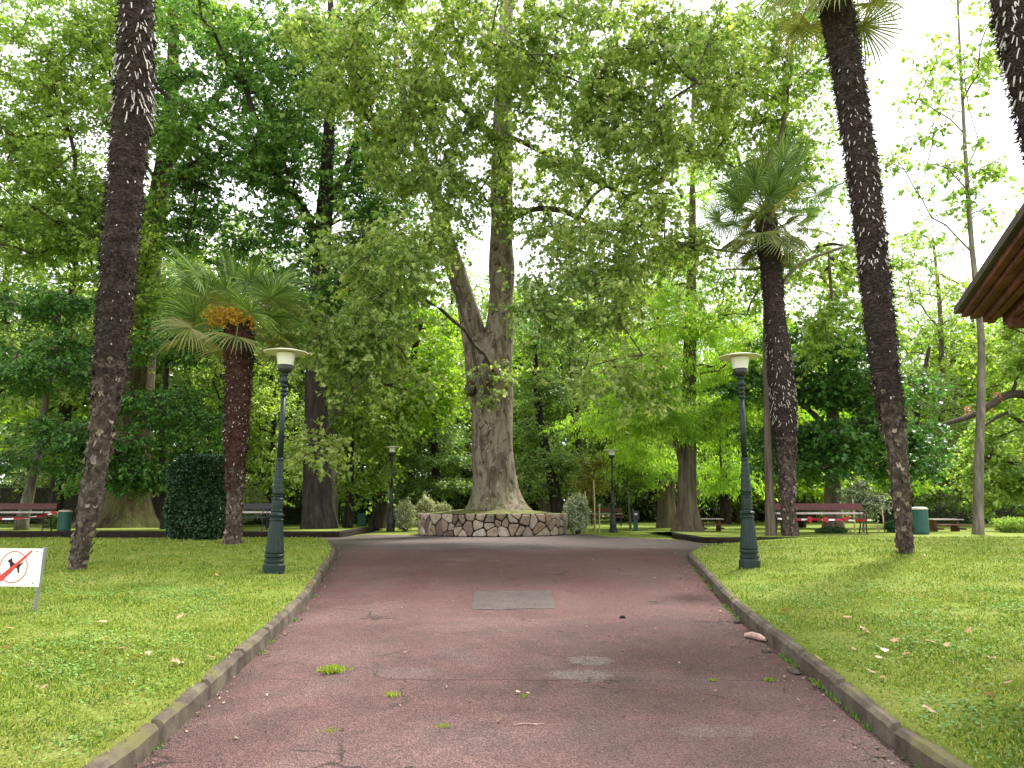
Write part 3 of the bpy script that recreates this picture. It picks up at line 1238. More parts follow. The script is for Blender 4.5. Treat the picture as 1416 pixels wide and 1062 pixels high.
tree('plane_tree', 'giant old plane tree with mottled bark growing out of the round stone planter', 'plane tree',
     [[(686, 712, 27, 1.32), (686, 704, 27, 1.08), (685, 694, 27, .90), (684, 678, 27, .80), (683, 650, 27, .75), (682, 620, 27, .73), (681, 570, 27, .71), (679, 530, 27, .74), (681, 500, 27, .66),
       (689, 465, 27, .52), (693, 420, 27, .46), (694, 340, 27, .43), (694, 260, 27, .41), (694, 190, 27, .40), (697, 110, 27, .32), (700, 20, 27, .26), (703, -100, 27, .2), (700, -240, 27, .1)],
      [(668, 535, 27, .55), (658, 480, 27, .46), (648, 430, 26.9, .39), (634, 385, 26.8, .34), (619, 335, 26.6, .30), (606, 280, 26.3, .24), (585, 220, 26, .18), (560, 150, 25.5, .12), (545, 60, 25, .08)],
      [(694, 205, 27, .22), (672, 180, 26.7, .16), (640, 148, 26.2, .14), (618, 120, 26, .13), (596, 70, 25.5, .12), (562, 32, 25, .10), (534, -20, 24.5, .11), (500, -120, 24, .07)],
      [(696, 310, 26.9, .12), (735, 290, 26.6, .10), (775, 291, 26, .11), (820, 310, 25.5, .085), (880, 322, 25, .07), (960, 340, 24.5, .05), (1040, 352, 24, .03)],
      [(697, 185, 26.9, .10), (740, 205, 26.2, .09), (790, 232, 25.5, .07), (850, 262, 24.8, .05), (930, 268, 24, .03)],
      [(700, 120, 27, .2), (760, 85, 25, .15), (850, 75, 22.5, .12), (930, 95, 21, .07), (990, 130, 20.5, .03)],
      [(654, 545, 26.6, .18), (650, 538, 26.5, .22), (650, 528, 26.6, .12)]],
     [(540, 60, 22, 190, 110, 4, 74), (760, 50, 22, 170, 95, 4, 74), (900, 110, 21, 140, 100, 3, 54), (1020, 150, 24.5, 130, 110, 2.0, 46),
      (850, 340, 21.5, 120, 60, 2.5, 34), (790, 420, 20, 90, 50, 2, 16), (600, 190, 23, 110, 80, 2.5, 38), (530, 350, 20, 90, 90, 2, 24),
      (470, 450, 19, 70, 60, 1.5, 13), (438, 612, 18.5, 24, 24, .6, 3), (550, 490, 20, 60, 70, 1.5, 12), (700, 180, 25, 50, 60, 1.5, 8), (770, 240, 25.5, 90, 70, 1.5, 17), (800, 160, 24.5, 70, 40, 1.5, 8), (760, 330, 25, 60, 40, 1.5, 9), (610, 330, 25.5, 40, 60, 1.2, 7), (700, -120, 27, 360, 110, 7, 60),
      (1010, 30, 21, 150, 70, 3, 26), (630, 270, 22, 50, 50, 1.5, 5), (700, 290, 25.5, 30, 30, .6, 3), (680, 520, 26, 25, 40, .4, 3), (850, 520, 20, 50, 50, 1.5, 6), (880, 230, 22, 130, 70, 2.5, 24)],
     M['plane_leaf'], M['plane_bark'], 3, sp=SPL, rise=.35, maxr=.06, tipr=.010, buttress=.30, rough=.07, low=.42, limb_mat=M['limb_bark'])

tree('horse_chestnut_tree', 'dark trunked tall tree with dense dark green crown left of the central plane tree', 'tree',
     [[(440, 727, 28, .64), (439, 700, 28, .52), (438, 640, 28, .47), (437, 560, 28, .42), (439, 480, 28, .38), (443, 380, 28, .35), (449, 290, 28, .30), (455, 180, 28, .22), (458, 60, 28, .15), (455, -80, 28, .08)],
      [(443, 345, 28, .22), (420, 290, 27.5, .17), (385, 245, 27, .13), (340, 205, 26.5, .10), (275, 165, 26, .075), (215, 120, 25.5, .07)],
      [(385, 245, 27, .18), (368, 200, 27, .14), (345, 140, 27, .1), (330, 60, 27, .06)],
      [(400, 262, 27.3, .10), (300, 222, 26, .075), (240, 185, 25.3, .05), (205, 172, 25, .05)],
      [(450, 290, 28, .18), (480, 230, 28, .13), (505, 150, 28, .09), (520, 60, 28, .05)]],
     [(330, 130, 28, 140, 120, 4, 74), (470, 150, 28.5, 110, 150, 4, 74), (420, 330, 28, 120, 80, 3, 34), (530, 300, 28.5, 80, 110, 3, 36), (300, 290, 28, 100, 70, 3, 30),
      (500, 430, 28, 70, 80, 2.5, 26), (350, 210, 25.5, 90, 60, 1.2, 22), (250, 170, 24.8, 50, 40, 1, 7), (400, -40, 28, 160, 90, 5, 30), (350, 420, 28.5, 90, 60, 2.5, 20)],
     M['dark_leaf'], M['dark_bark'], 7, sp=dict(per=14, nleaf=16, length=1.0, leaf=.135, T=T_PALM, droop=.2, flatness=.35, hang=.3), rise=.6, maxr=.14, buttress=.12)

tree('lime_tree', 'large broad based tree with flaring mossy trunk behind the tall palm on the left lawn', 'tree',
     [[(175, 728, 30, 1.15), (176, 712, 30, .95), (178, 690, 30, .82), (182, 640, 30, .72), (188, 560, 30, .62), (198, 440, 30, .52), (212, 320, 30, .42), (228, 220, 30, .34), (238, 120, 30, .26), (240, 0, 30, .18), (240, -120, 30, .1)],
      [(200, 400, 30, .3), (150, 320, 29, .2), (90, 250, 28, .13), (30, 200, 27, .07)],
      [(225, 235, 30, .28), (270, 170, 30, .2), (320, 110, 30, .12)]],
     [(80, 110, 27, 150, 130, 4, 95), (60, 300, 27, 130, 100, 3.5, 66), (240, 40, 30, 140, 100, 4, 56), (60, -60, 28, 160, 80, 5, 30), (180, 330, 28, 100, 90, 3, 26), (-80, 200, 27, 100, 200, 5, 40), (255, 200, 27, 60, 60, 2, 10), (195, 430, 27.5, 60, 70, 1.6, 24)],
     M['lime_leaf'], M['mossy_bark'], 9, sp=dict(per=14, nleaf=16, length=1.0, leaf=.135, T=T_PALM, droop=.25, flatness=.4, hang=.35), rise=.5, maxr=.16, buttress=.30, low=.35)

US = dict(per=13, nleaf=14, length=.75, leaf=.14, T=T_OVAL, droop=.25, flatness=.22, hang=.3, spread=.4)
tree('hazel_tree', 'pale slender leaning tree with dark layered foliage behind the red bench at the left edge', 'tree',
     [[(30, 722, 26, .22), (38, 690, 26, .18), (50, 640, 26, .14), (62, 560, 26, .12), (75, 480, 26, .09), (85, 410, 26, .05)]],
     [(60, 420, 25, 110, 22, 2, 20), (40, 515, 24.5, 110, 22, 2, 22), (110, 600, 24.5, 90, 24, 1.6, 18), (-40, 460, 25, 60, 80, 2, 14), (10, 640, 24.5, 40, 16, 1.2, 6), (120, 480, 24.5, 60, 16, 1.2, 9)],
     M['deep_leaf'], M['grey_bark'], 13, R0=.6, sp=US, rise=.25, maxr=.07)
tree('hazel_tree', 'small dark leaved tree spreading low between the tall palm and the clipped holly bush', 'tree',
     [[(228, 728, 27, .16), (226, 680, 27, .13), (224, 600, 27, .11), (230, 520, 27, .08), (232, 460, 27, .05)]],
     [(215, 560, 25.5, 80, 30, 1.8, 20), (250, 470, 26, 90, 26, 2, 18), (180, 655, 25.2, 80, 26, 1.2, 22), (130, 640, 25, 60, 35, 1.4, 14), (270, 600, 26, 60, 40, 1.5, 14)],
     M['deep_leaf'], M['dark_bark'], 14, R0=.6, sp=US, rise=.25, maxr=.06)
tree('hazel_tree', 'mid green bushy tree filling the space behind the near lamp on the left lawn', 'tree',
     [[(372, 722, 34, .14), (375, 660, 34, .12), (378, 600, 34, .1), (380, 540, 34, .06)]],
     [(370, 600, 34, 60, 70, 2, 34), (340, 520, 33.5, 60, 50, 2, 20), (395, 660, 34, 40, 30, 1.5, 12), (330, 650, 35, 40, 40, 2, 14)],
     M['lime_leaf'], M['dark_bark'], 15, R0=.7, sp=dict(US, flatness=.5, leaf=.15), rise=.4, maxr=.06)
tree('slender_tree', 'thin mossy trunked tree standing just behind the dark chestnut trunk', 'tree',
     [[(460, 725, 31, .24), (460, 700, 31, .2), (461, 640, 31, .18), (463, 560, 31, .15), (470, 470, 31, .1)]],
     [(480, 500, 31, 50, 60, 2, 18), (470, 600, 31, 24, 30, 1, 4)],
     M['lime_leaf'], M['grey_bark'], 16, sp=SPL, maxr=.06)
tree('young_lime_tree', 'dark straight trunk with bright yellow green leaves left of the leaning trunk and far lamp', 'tree',
     [[(481, 727, 32, .23), (482, 700, 32, .19), (484, 650, 32, .17), (486, 590, 32, .13), (490, 520, 32, .08)]],
     [(500, 660, 32.5, 40, 30, 1.5, 16), (520, 580, 32, 55, 60, 2, 26), (505, 490, 32, 50, 40, 2, 14)],
     M['lime_leaf'], M['dark_bark'], 17, sp=dict(SPL, leaf=.14), maxr=.05, rise=.3)
tree('leaning_tree', 'dark trunk leaning right behind the far left lamp with bright fresh leaves', 'tree',
     [[(521, 728, 34, .38), (526, 710, 34, .30), (534, 660, 34, .27), (543, 610, 34, .24), (556, 550, 34, .2), (575, 480, 34, .14), (590, 400, 34, .08)]],
     [(590, 545, 33, 50, 45, 2, 34), (610, 500, 33, 30, 40, 1.5, 12), (540, 420, 34, 60, 50, 2, 18), (600, 420, 34, 40, 50, 2, 7)],
     M['bright_leaf'], M['dark_bark'], 18, sp=dict(SPL, leaf=.14), maxr=.08, rise=.3)
tree('yew_tree', 'tiered mid green tree with dark thin trunk just left of the plane trunk', 'tree',
     [[(604, 715, 40, .24), (603, 660, 40, .2), (600, 600, 40, .17), (603, 540, 40, .12), (605, 470, 40, .07)]],
     [(600, 640, 40, 55, 14, 2, 22), (610, 600, 40, 50, 14, 2, 20), (585, 565, 40, 55, 14, 2, 20), (620, 670, 39.5, 40, 14, 1.6, 16), (560, 620, 40, 40, 14, 1.6, 14), (600, 520, 40, 50, 20, 2, 16), (560, 680, 40, 30, 14, 1.4, 8)],
     M['mid_leaf'], M['dark_bark'], 19, R0=.6, sp=dict(US, leaf=.14, flatness=.18), rise=.1, maxr=.05)

SPM = dict(per=14, nleaf=16, length=.95, leaf=.14, T=T_OVAL, droop=.2, flatness=.5, hang=.3)
tree('leaning_elm_tree', 'green layered tree with a dark trunk leaning left just right of the stone planter', 'tree',
     [[(773, 722, 35, .34), (769, 695, 35, .28), (761, 650, 35, .24), (750, 600, 35, .2), (742, 540, 35, .16), (740, 480, 35, .1), (742, 420, 35, .05)]],
     [(755, 640, 34.5, 50, 14, 2, 17), (745, 595, 35, 45, 14, 2, 14), (760, 540, 35, 60, 18, 2, 16), (725, 670, 34, 20, 14, 1, 5), (740, 460, 35, 50, 40, 2, 16), (790, 650, 36, 30, 30, 1.5, 9)],
     M['mid_leaf'], M['dark_bark'], 21, R0=.7, sp=dict(SPM, flatness=.3), rise=.3, maxr=.09)
tree('forked_elm_tree', 'tree with a dark forked stem in the shrubs between plane tree and far right lamp', 'tree',
     [[(806, 722, 42, .24), (803, 660, 42, .2), (799, 600, 42, .2), (795, 560, 42, .16), (790, 510, 42, .1), (786, 440, 42, .05)],
      [(799, 590, 42, .12), (785, 550, 42, .09), (775, 500, 42, .06)], [(797, 570, 42, .1), (808, 530, 42, .06), (815, 480, 42, .04)]],
     [(800, 470, 42, 60, 50, 3, 24), (820, 550, 42.5, 50, 30, 2, 12), (760, 560, 43, 50, 40, 2, 14), (840, 420, 42, 60, 50, 3, 18)],
     M['olive_leaf'], M['dark_bark'], 22, R0=.8, sp=SPM, rise=.4, maxr=.08)

SPF = dict(per=16, nleaf=34, length=1.15, leaf=.16, T=T_NARROW, droop=.42, flatness=.18, hang=.75, spread=.45, twig=.006)
tree('swamp_cypress_tree', 'tall conifer with feathery vivid green foliage and fluted brown trunk on the right', 'tree',
     [[(951, 736, 30, .56), (951, 725, 30, .46), (950, 700, 30, .39), (950, 660, 30, .35), (951, 600, 30, .33), (953, 520, 30, .27), (955, 430, 30, .22), (957, 330, 30, .16), (958, 230, 30, .1), (958, 130, 30, .05)],
      [(948, 660, 30, .14), (938, 625, 29.8, .11), (930, 590, 29.5, .08), (922, 540, 29.3, .05)]],
     [(885, 500, 29, 50, 22, 1.5, 12), (900, 540, 28.7, 55, 20, 1.5, 14), (895, 575, 28.5, 34, 14, 1.2, 9), (830, 575, 30, 24, 12, 1, 4), (885, 640, 33, 35, 20, 1.2, 10), (915, 575, 28.3, 55, 12, 1.0, 9), (1010, 500, 29.5, 50, 30, 1.8, 13),
      (1000, 440, 30, 50, 30, 1.8, 12), (930, 430, 29.5, 50, 35, 1.8, 12), (1010, 650, 31, 24, 40, 1.2, 9), (880, 608, 31, 28, 12, 1, 7), (960, 350, 30, 60, 50, 2, 12), (960, 230, 30, 50, 60, 2, 9), (990, 590, 29.5, 40, 20, 1.4, 7), (1000, 560, 29, 40, 16, 1.2, 7)],
     M['fern_leaf'], M['brown_bark'], 23, R0=.75, sp=SPF, rise=.05, maxr=.05, buttress=.2, low=.3)

tree('beech_tree', 'grey brown straight trunk standing behind and left of the swamp cypress', 'tree',
     [[(922, 728, 36, .5), (922, 715, 36, .42), (922, 680, 36, .38), (922, 620, 36, .34), (920, 540, 36, .28), (915, 440, 36, .2), (910, 340, 36, .1)]],
     [(900, 640, 36, 50, 25, 2, 12), (880, 420, 36, 80, 70, 3, 34), (930, 540, 37, 60, 50, 3, 18), (860, 560, 37, 50, 50, 3, 16)],
     M['lime_leaf'], M['brown_bark'], 24, R0=.9, sp=SPM, maxr=.1)
tree('dark_beech_tree', 'short dark trunk with dark leaves between the swamp cypress and the near right lamp', 'tree',
     [[(1003, 720, 42, .3), (1003, 690, 42, .25), (1002, 640, 42, .22), (1000, 560, 42, .16), (998, 480, 42, .08)]],
     [(1010, 650, 42, 45, 30, 2, 22), (1000, 590, 42, 50, 40, 2, 24), (1040, 640, 43, 40, 40, 2, 16)],
     M['lime_leaf'], M['dark_bark'], 25, R0=.8, sp=SPM, maxr=.08)
tree('distant_oak_tree', 'dark upright trunk in the shade left of the grey brown straight trunk', 'tree',
     [[(905, 720, 48, .3), (903, 680, 48, .26), (902, 600, 48, .2), (900, 500, 48, .12)]],
     [(890, 640, 48, 60, 30, 3, 18), (905, 540, 48, 60, 60, 3, 24)],
     M['mid_leaf'], M['dark_bark'], 26, R0=1.0, sp=dict(SPM, leaf=.2), maxr=.08)

SPD = dict(per=13, nleaf=14, length=.8, leaf=.15, T=T_PALM, droop=.3, flatness=.25, hang=.35, spread=.4)
tree('maple_tree', 'dark green broadly layered maple behind the red bench on the right', 'tree',
     [[(1152, 722, 29, .38), (1152, 700, 29, .3), (1151, 650, 29, .27), (1152, 590, 29, .23), (1150, 520, 29, .17), (1148, 450, 29, .08)],
      [(1151, 620, 29, .16), (1190, 590, 28.5, .1), (1240, 570, 28, .06)], [(1151, 600, 29, .14), (1110, 560, 28.5, .09), (1050, 530, 28, .05)]],
     [(1120, 480, 27.5, 100, 24, 2, 30), (1080, 530, 27.2, 80, 22, 1.6, 22), (1190, 540, 27.5, 90, 28, 2, 30), (1140, 600, 27, 80, 22, 1.6, 24), (1220, 600, 27.5, 70, 24, 1.6, 22), (1130, 640, 27, 80, 18, 1.4, 18), (1250, 640, 27, 50, 18, 1.4, 12), (1060, 600, 28, 40, 20, 1.4, 8)],
     M['deep_leaf'], M['brown_bark'], 27, R0=.6, sp=SPD, rise=.1, maxr=.08)
tree('young_maple_tree', 'bright green leafed tree glowing behind the maple layers near the right bench', 'tree',
     [[(1108, 722, 36, .2), (1108, 650, 36, .16), (1110, 560, 36, .12), (1112, 480, 36, .06)]],
     [(1130, 660, 34.5, 80, 22, 2, 26), (1100, 600, 36, 60, 40, 2, 20), (1230, 660, 34.5, 50, 18, 1.5, 14), (1040, 560, 36, 50, 50, 2, 18)],
     M['bright_leaf'], M['dark_bark'], 28, R0=.7, sp=dict(SPD, leaf=.16), rise=.2, maxr=.06)
tree('ash_tree', 'slim dark trunk right beside the short palm with airy yellow green crown above', 'tree',
     [[(1066, 739, 21.5, .16), (1065, 720, 21.5, .14), (1063, 640, 21.5, .12), (1061, 540, 21.5, .11), (1060, 440, 21.6, .10), (1063, 330, 22, .09), (1075, 220, 22.5, .07), (1090, 120, 23, .05), (1100, 0, 23, .03)],
      [(1061, 430, 21.6, .07), (1100, 370, 22, .05), (1170, 340, 22.5, .03)]],
     [(1150, 370, 25.5, 90, 70, 2, 26), (1110, 240, 25.5, 80, 80, 1.8, 16), (1160, 450, 24, 70, 40, 2, 14), (1020, 400, 25.5, 60, 60, 1.5, 12), (1090, 90, 23, 90, 90, 2.5, 20)],
     M['lime_leaf'], M['brown_bark'], 29, R0=.8, sp=dict(SPL, leaf=.13, per=11), rise=.5, maxr=.05, low=.45)
tree('young_tulip_tree', 'thin straight young tree with sparse leaves against the white sky on the right', 'tree',
     [[(1352, 739, 22.5, .17), (1352, 725, 22.5, .15), (1354, 640, 22.5, .13), (1357, 540, 22.5, .11), (1357, 470, 22.5, .10), (1350, 400, 22.5, .085), (1343, 330, 22.5, .075), (1336, 230, 22.5, .06), (1331, 140, 22.5, .045), (1326, 40, 22.5, .035), (1322, -60, 22.5, .02)]],
     [(1290, 100, 22, 70, 70, 1.8, 13), (1350, 60, 22, 60, 70, 1.8, 11), (1270, 210, 22, 50, 60, 1.5, 7), (1370, 230, 22, 60, 70, 1.8, 10), (1320, 230, 22, 40, 40, 1, 5), (1300, 300, 22, 40, 30, 1, 3), (1340, -40, 22, 80, 40, 2, 8)],
     M['lime_leaf'], M['grey_bark'], 30, R0=.6, sp=dict(SPL, leaf=.14, per=6, nleaf=9, length=.7), rise=1.1, maxr=.03, tipr=.012, low=.4)


def flowers(root, cl, base, rng):
    k = rng.choice(len(cl), min(16, len(cl)), replace=False)
    c = cl[k][:, :3]
    pos, ax = [], []
    for q in c:
        q = q + rng.normal(size=3) * .4 + np.array([0, -.5, .2])
        for j in range(60):
            h = j / 60
            th = rng.uniform(0, 2 * PI)
            r = .11 * (1 - h * .7)
            pos.append(q + np.array([r * math.cos(th), r * math.sin(th), h * .42]))
            ax.append([math.cos(th), math.sin(th), .5])
    pos, ax = np.array(pos), np.array(ax)
    v, s, i = leaves_geo(pos, ax, rng.normal(size=pos.shape), np.full(len(pos), .09), T_KITE)
    me = mesh_np('blossom', v - np.array(base)[None], s, i, [M['blossom']])
    link('blossom', me, root)


tree('red_chestnut_tree', 'chestnut tree carrying pink red blossom spikes at the right edge', 'tree',
     [[(1500, 724, 30, .4), (1495, 660, 30, .32), (1480, 600, 30, .28), (1450, 560, 30, .2), (1400, 545, 29.5, .15), (1350, 572, 29, .12), (1300, 588, 28.5, .06)],
      [(1480, 600, 30, .25), (1500, 480, 30, .2), (1500, 350, 30, .14), (1490, 200, 30, .07)],
      [(1440, 556, 30, .12), (1420, 590, 29.5, .10), (1395, 570, 29.3, .07), (1360, 590, 29, .04)]],
     [(1390, 650, 30, 50, 50, 2, 30), (1400, 600, 30, 50, 30, 2, 14), (1420, 480, 30, 60, 70, 2.5, 26), (1480, 600, 30, 50, 80, 3, 24), (1480, 350, 30, 90, 90, 3, 26)],
     M['lime_leaf'], M['twig'], 31, R0=.7, sp=dict(SPD, flatness=.5, leaf=.15), rise=.3, maxr=.08, extra=flowers)
tree('holm_oak_tree', 'grey green dense tree behind the bin and thin young tree on the right', 'tree',
     [[(1255, 722, 40, .26), (1258, 680, 40, .22), (1262, 620, 40, .2), (1270, 560, 40, .14), (1285, 480, 40, .08)]],
     [(1290, 630, 39, 60, 40, 2.5, 40), (1270, 560, 40, 60, 50, 2.5, 26), (1320, 680, 38, 50, 20, 2, 18), (1330, 600, 40, 50, 40, 2.5, 20), (1240, 660, 40, 30, 30, 2, 12)],
     M['olive_leaf'], M['dark_bark'], 32, R0=.7, sp=dict(SPM, leaf=.13, nleaf=14), rise=.3, maxr=.07)
tree('birch_tree', 'airy pale green tree whose open crown fills the sky gap right of the tall palm', 'tree',
     [[(1300, 722, 44, .26), (1300, 640, 44, .22), (1302, 540, 44, .17), (1300, 430, 44, .12), (1290, 330, 44, .06)]],
     [(1280, 430, 44, 70, 90, 3, 40), (1340, 480, 44, 70, 70, 3, 28), (1260, 370, 44, 50, 50, 3, 14), (1380, 540, 44, 60, 50, 3, 20)],
     M['lime_leaf'], M['brown_bark'], 33, R0=.9, sp=dict(SPM, leaf=.17, per=9), rise=.6, maxr=.08)

# young staked trees
tree('golden_shrub_tree', 'small yellow brown leafed tree beside its stakes left of the far right lamp', 'small tree',
     [[(822, 732, 31, .035), (823, 690, 31, .03), (822, 660, 31, .025), (818, 630, 31, .015)]],
     [(816, 650, 31, 25, 32, .7, 22), (806, 675, 31, 16, 12, .5, 5)],
     M['yellow_leaf'], M['grey_bark'], 34, R0=.35, sp=dict(per=14, nleaf=12, length=.4, leaf=.08, T=T_OVAL, droop=.1), rise=.6, maxr=.02, tipr=.006)
tree('young_bay_tree', 'thin pale stemmed young tree right of the far right lamp', 'small tree',
     [[(872, 733, 33, .06), (870, 700, 33, .05), (867, 660, 33, .035), (866, 620, 33, .02)]],
     [(868, 650, 33, 26, 34, .8, 20)],
     M['olive_leaf'], M['grey_bark'], 35, R0=.4, sp=dict(per=12, nleaf=10, length=.5, leaf=.1, T=T_OVAL, droop=.1), rise=.6, maxr=.02, tipr=.006)
tree('variegated_tree', 'small cream and green leafed tree staked behind the right end of the red bench', 'small tree',
     [[(1194, 735, 25, .035), (1194, 710, 25, .03), (1193, 680, 25, .02), (1193, 660, 25, .01)]],
     [(1195, 690, 25, 26, 26, .6, 24)],
     M['variegated'], M['grey_bark'], 36, R0=.3, sp=dict(per=13, nleaf=11, length=.35, leaf=.075, T=T_OVAL, droop=.1), rise=.6, maxr=.02, tipr=.006)

# ------------------------------------------------------------------ bushes and hedges
def bush(name, label, cat, px, py0, py1, Y, wpx, leaf_mat, leaf, n, seed, group=None, boxy=False, T=T_OVAL, dep=None, loc=None, size=None, stems=True):
    rng = np.random.default_rng(seed)
    if loc is None:
        a = P(px, py0, Y)
        b = P(px, py1, Y)
        zb = ztop(a.x, a.y)
        base = Vector((a.x, Y, zb))
        H = b.z - zb
        W = wpx * Y / F
    else:
        base = Vector(loc)
        W, H = size
    D = dep or W
    q = rng.uniform(-1, 1, (n, 3))
    if boxy:
        # superellipsoid shell filled towards the outside
        s = (np.abs(q) ** 5).sum(1) ** (1 / 5)
        q = q / s[:, None] * (rng.uniform(0, 1, n) ** .12)[:, None]
    else:
        s = np.linalg.norm(q, axis=1)
        q = q / s[:, None] * (rng.uniform(0, 1, n) ** .25)[:, None]
    nn = np.array([noise.noise(Vector(p * 2.3) + Vector((seed, 0, 0))) for p in q])
    k = 1 + (.11 if boxy else .42) * nn
    pos = q * k[:, None] * np.array([W / 2, D / 2, H / 2]) + np.array([0, 0, H / 2])
    pos[:, 2] = np.maximum(pos[:, 2], .03)
    ax = q + rng.normal(size=q.shape) * .7
    nr = q + rng.normal(size=q.shape) * .6
    nr[:, 2] += .6
    sz = leaf * rng.uniform(.6, 1.3, n)
    v, s_, i = leaves_geo(pos, ax, nr, sz, T)
    root = thing(name, label, cat, base, group)
    link('foliage', mesh_np('foliage', v, s_, i, [leaf_mat]), root)
    if stems:
        mb = MB()
        for j in range(9):
            th = j * 2.4
            r = .5 * rng.uniform(.2, 1)
            mb.tube([(math.cos(th) * .1 * W, math.sin(th) * .1 * D, -.05), (math.cos(th) * r * W * .5, math.sin(th) * r * D * .5, H * .45), (math.cos(th) * r * W * .75, math.sin(th) * r * D * .75, H * .85)], [.03, .02, .008], 5)
        mb.build('stem', M['twig'], root)
    return root


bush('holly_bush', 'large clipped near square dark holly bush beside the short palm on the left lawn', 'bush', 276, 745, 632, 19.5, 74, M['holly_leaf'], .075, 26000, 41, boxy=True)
bush('flowering_bush', 'pale cream speckled rounded bush right against the right side of the stone planter', 'bush', 797, 738, 684, 27.5, 36, M['variegated'], .08, 5200, 42)
bush('flowering_bush', 'pale narrow bush standing alone left of the stone planter', 'bush', 560, 733, 692, 30.5, 26, M['variegated'], .08, 3200, 43)
bush('flowering_bush', 'pale bush seen over the left end of the stone planter wall', 'bush', 589, 735, 686, 32, 26, M['variegated'], .08, 3200, 44)
bush('flowering_bush', 'small round pale bush over the planter wall next to the plane trunk', 'bush', 612, 735, 694, 32, 24, M['variegated'], .08, 3000, 45)
bush('low_bush', 'low light green shrub at the right edge beside the lawn', 'bush', 1402, 738, 716, 24, 44, M['lime_leaf'], .07, 2600, 46)
bush('low_bush', 'flat low clipped box bush in front of the red bench left half', 'bush', 1150, 740, 729, 23.3, 40, M['hedge_leaf'], .05, 2200, 47)
bush('low_bush', 'small leafy shrub between the stakes and the green bin', 'bush', 1238, 739, 720, 24, 24, M['hedge_leaf'], .06, 1600, 48)
bush('low_bush', 'low dark shrub hidden behind the tall palm at its left', 'bush', 80, 735, 708, 27, 24, M['dark_leaf'], .08, 1500, 49)
bush('laurel_bush', 'dark laurel bush between tree trunk and far left bin', 'bush', 330, 727, 665, 38, 70, M['variegated'], .11, 5000, 50)
bush('laurel_bush', 'olive coloured bush left of the far left lamp and behind the thin trunks', 'bush', 560, 727, 655, 42, 70, M['bg_dark'], .14, 4200, 51)


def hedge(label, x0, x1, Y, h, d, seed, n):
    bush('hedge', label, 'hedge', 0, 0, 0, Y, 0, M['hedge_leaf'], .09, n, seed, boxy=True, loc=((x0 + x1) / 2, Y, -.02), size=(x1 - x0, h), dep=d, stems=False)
    o = [q for q in COL.objects if q.name.startswith('hedge')][-1]
    r = o if o.parent is None else o.parent
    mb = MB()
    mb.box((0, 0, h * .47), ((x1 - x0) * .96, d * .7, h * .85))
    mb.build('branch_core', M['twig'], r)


hedge('long low clipped hedge across the back of the right lawn behind the thin tree', 20.5, 32, 44, .95, .9, 61, 15000)
hedge('clipped hedge behind the swamp cypress running to the near right lamp', 6.5, 19, 50, 1.5, 1, 62, 13000)
hedge('low hedge behind the near left lamp and dark bench', -18, -10.5, 42, 1.0, 1, 63, 9000)
hedge('dark high hedge at the far left behind the red bench', -36, -19, 44, 2.2, 1.4, 64, 14000)

# distant garden shrubbery closes the view under the crowns
rng = np.random.default_rng(77)
N = 90000
xx = rng.uniform(-75, 75, N)
yy = 60 + rng.uniform(0, 7, N) + .006 * xx ** 2
hh = np.array([3.0 + 2.2 * noise.noise(Vector((x * .13, 0, 3))) + 1.2 * noise.noise(Vector((x * .5, y * .4, 9))) for x, y in zip(xx, yy)])
zz = hh * rng.uniform(0, 1, N) ** .8
pos = np.stack([xx, yy, zz], 1)
nr = rng.normal(size=pos.shape)
nr[:, 2] += 1
nr[:, 1] -= .6
v, s_, i_ = leaves_geo(pos, rng.normal(size=pos.shape) - np.array([0, 0, .4]), nr, rng.uniform(.2, .42, N), T_OVAL)
tag(link('shrubbery', mesh_np('shrubbery', v, s_, i_, [M['bg_dark']])), 'dark shrubbery closing the far side of the park', 'shrubbery', kind='stuff')


# background trees: prototypes then copies
def bg_tree(name, label, H, W, mat, bm, seed, n=48, leaf=.3, z0=.14):
    rng = np.random.default_rng(seed)
    root = thing(name, label, 'tree', (0, 0, 0), 'background trees of the park')
    cl = []
    while len(cl) < n:
        q = rng.uniform(-1, 1, 3)
        r = math.sqrt(q @ q)
        if r > 1 or r < .35:
            continue
        z = H * (z0 + (1 - z0) * (q[2] * .5 + .5))
        tp = 1 - .25 * abs(q[2])
        cl.append((q[0] * W / 2 * tp, q[1] * W / 2 * tp, z, 1.3 * rng.uniform(.7, 1.3)))
    cl = np.array(cl)
    line = resample([(Vector((0, 0, -.3)), .5), (Vector((0, 0, .6)), .36), (Vector((.1, 0, H * .3)), .3), (Vector((-.1, .1, H * .6)), .2), (Vector((0, 0, H * .93)), .05)], .8)
    mb = MB()
    mb.tube([p for p, r in line], [r for p, r in line], 12, 0, fn=lambda i, th, p: 1 + .1 * math.sin(th * 5 + p.z))
    skeleton(mb, [line], cl, rng, maxr=.13, rise=.5, tipr=.03)
    mb.build('trunk', [bm, bm], root, True)
    V, S, I, Mi = join_geo(sprays(cl, rng, per=12, nleaf=15, length=1.6, leaf=leaf, T=T_OVAL, droop=.2, flatness=.5, hang=.3, twig=.015))
    link('crown', mesh_np('crown', V, S, I, [mat, M['twig']], Mi), root)
    return root


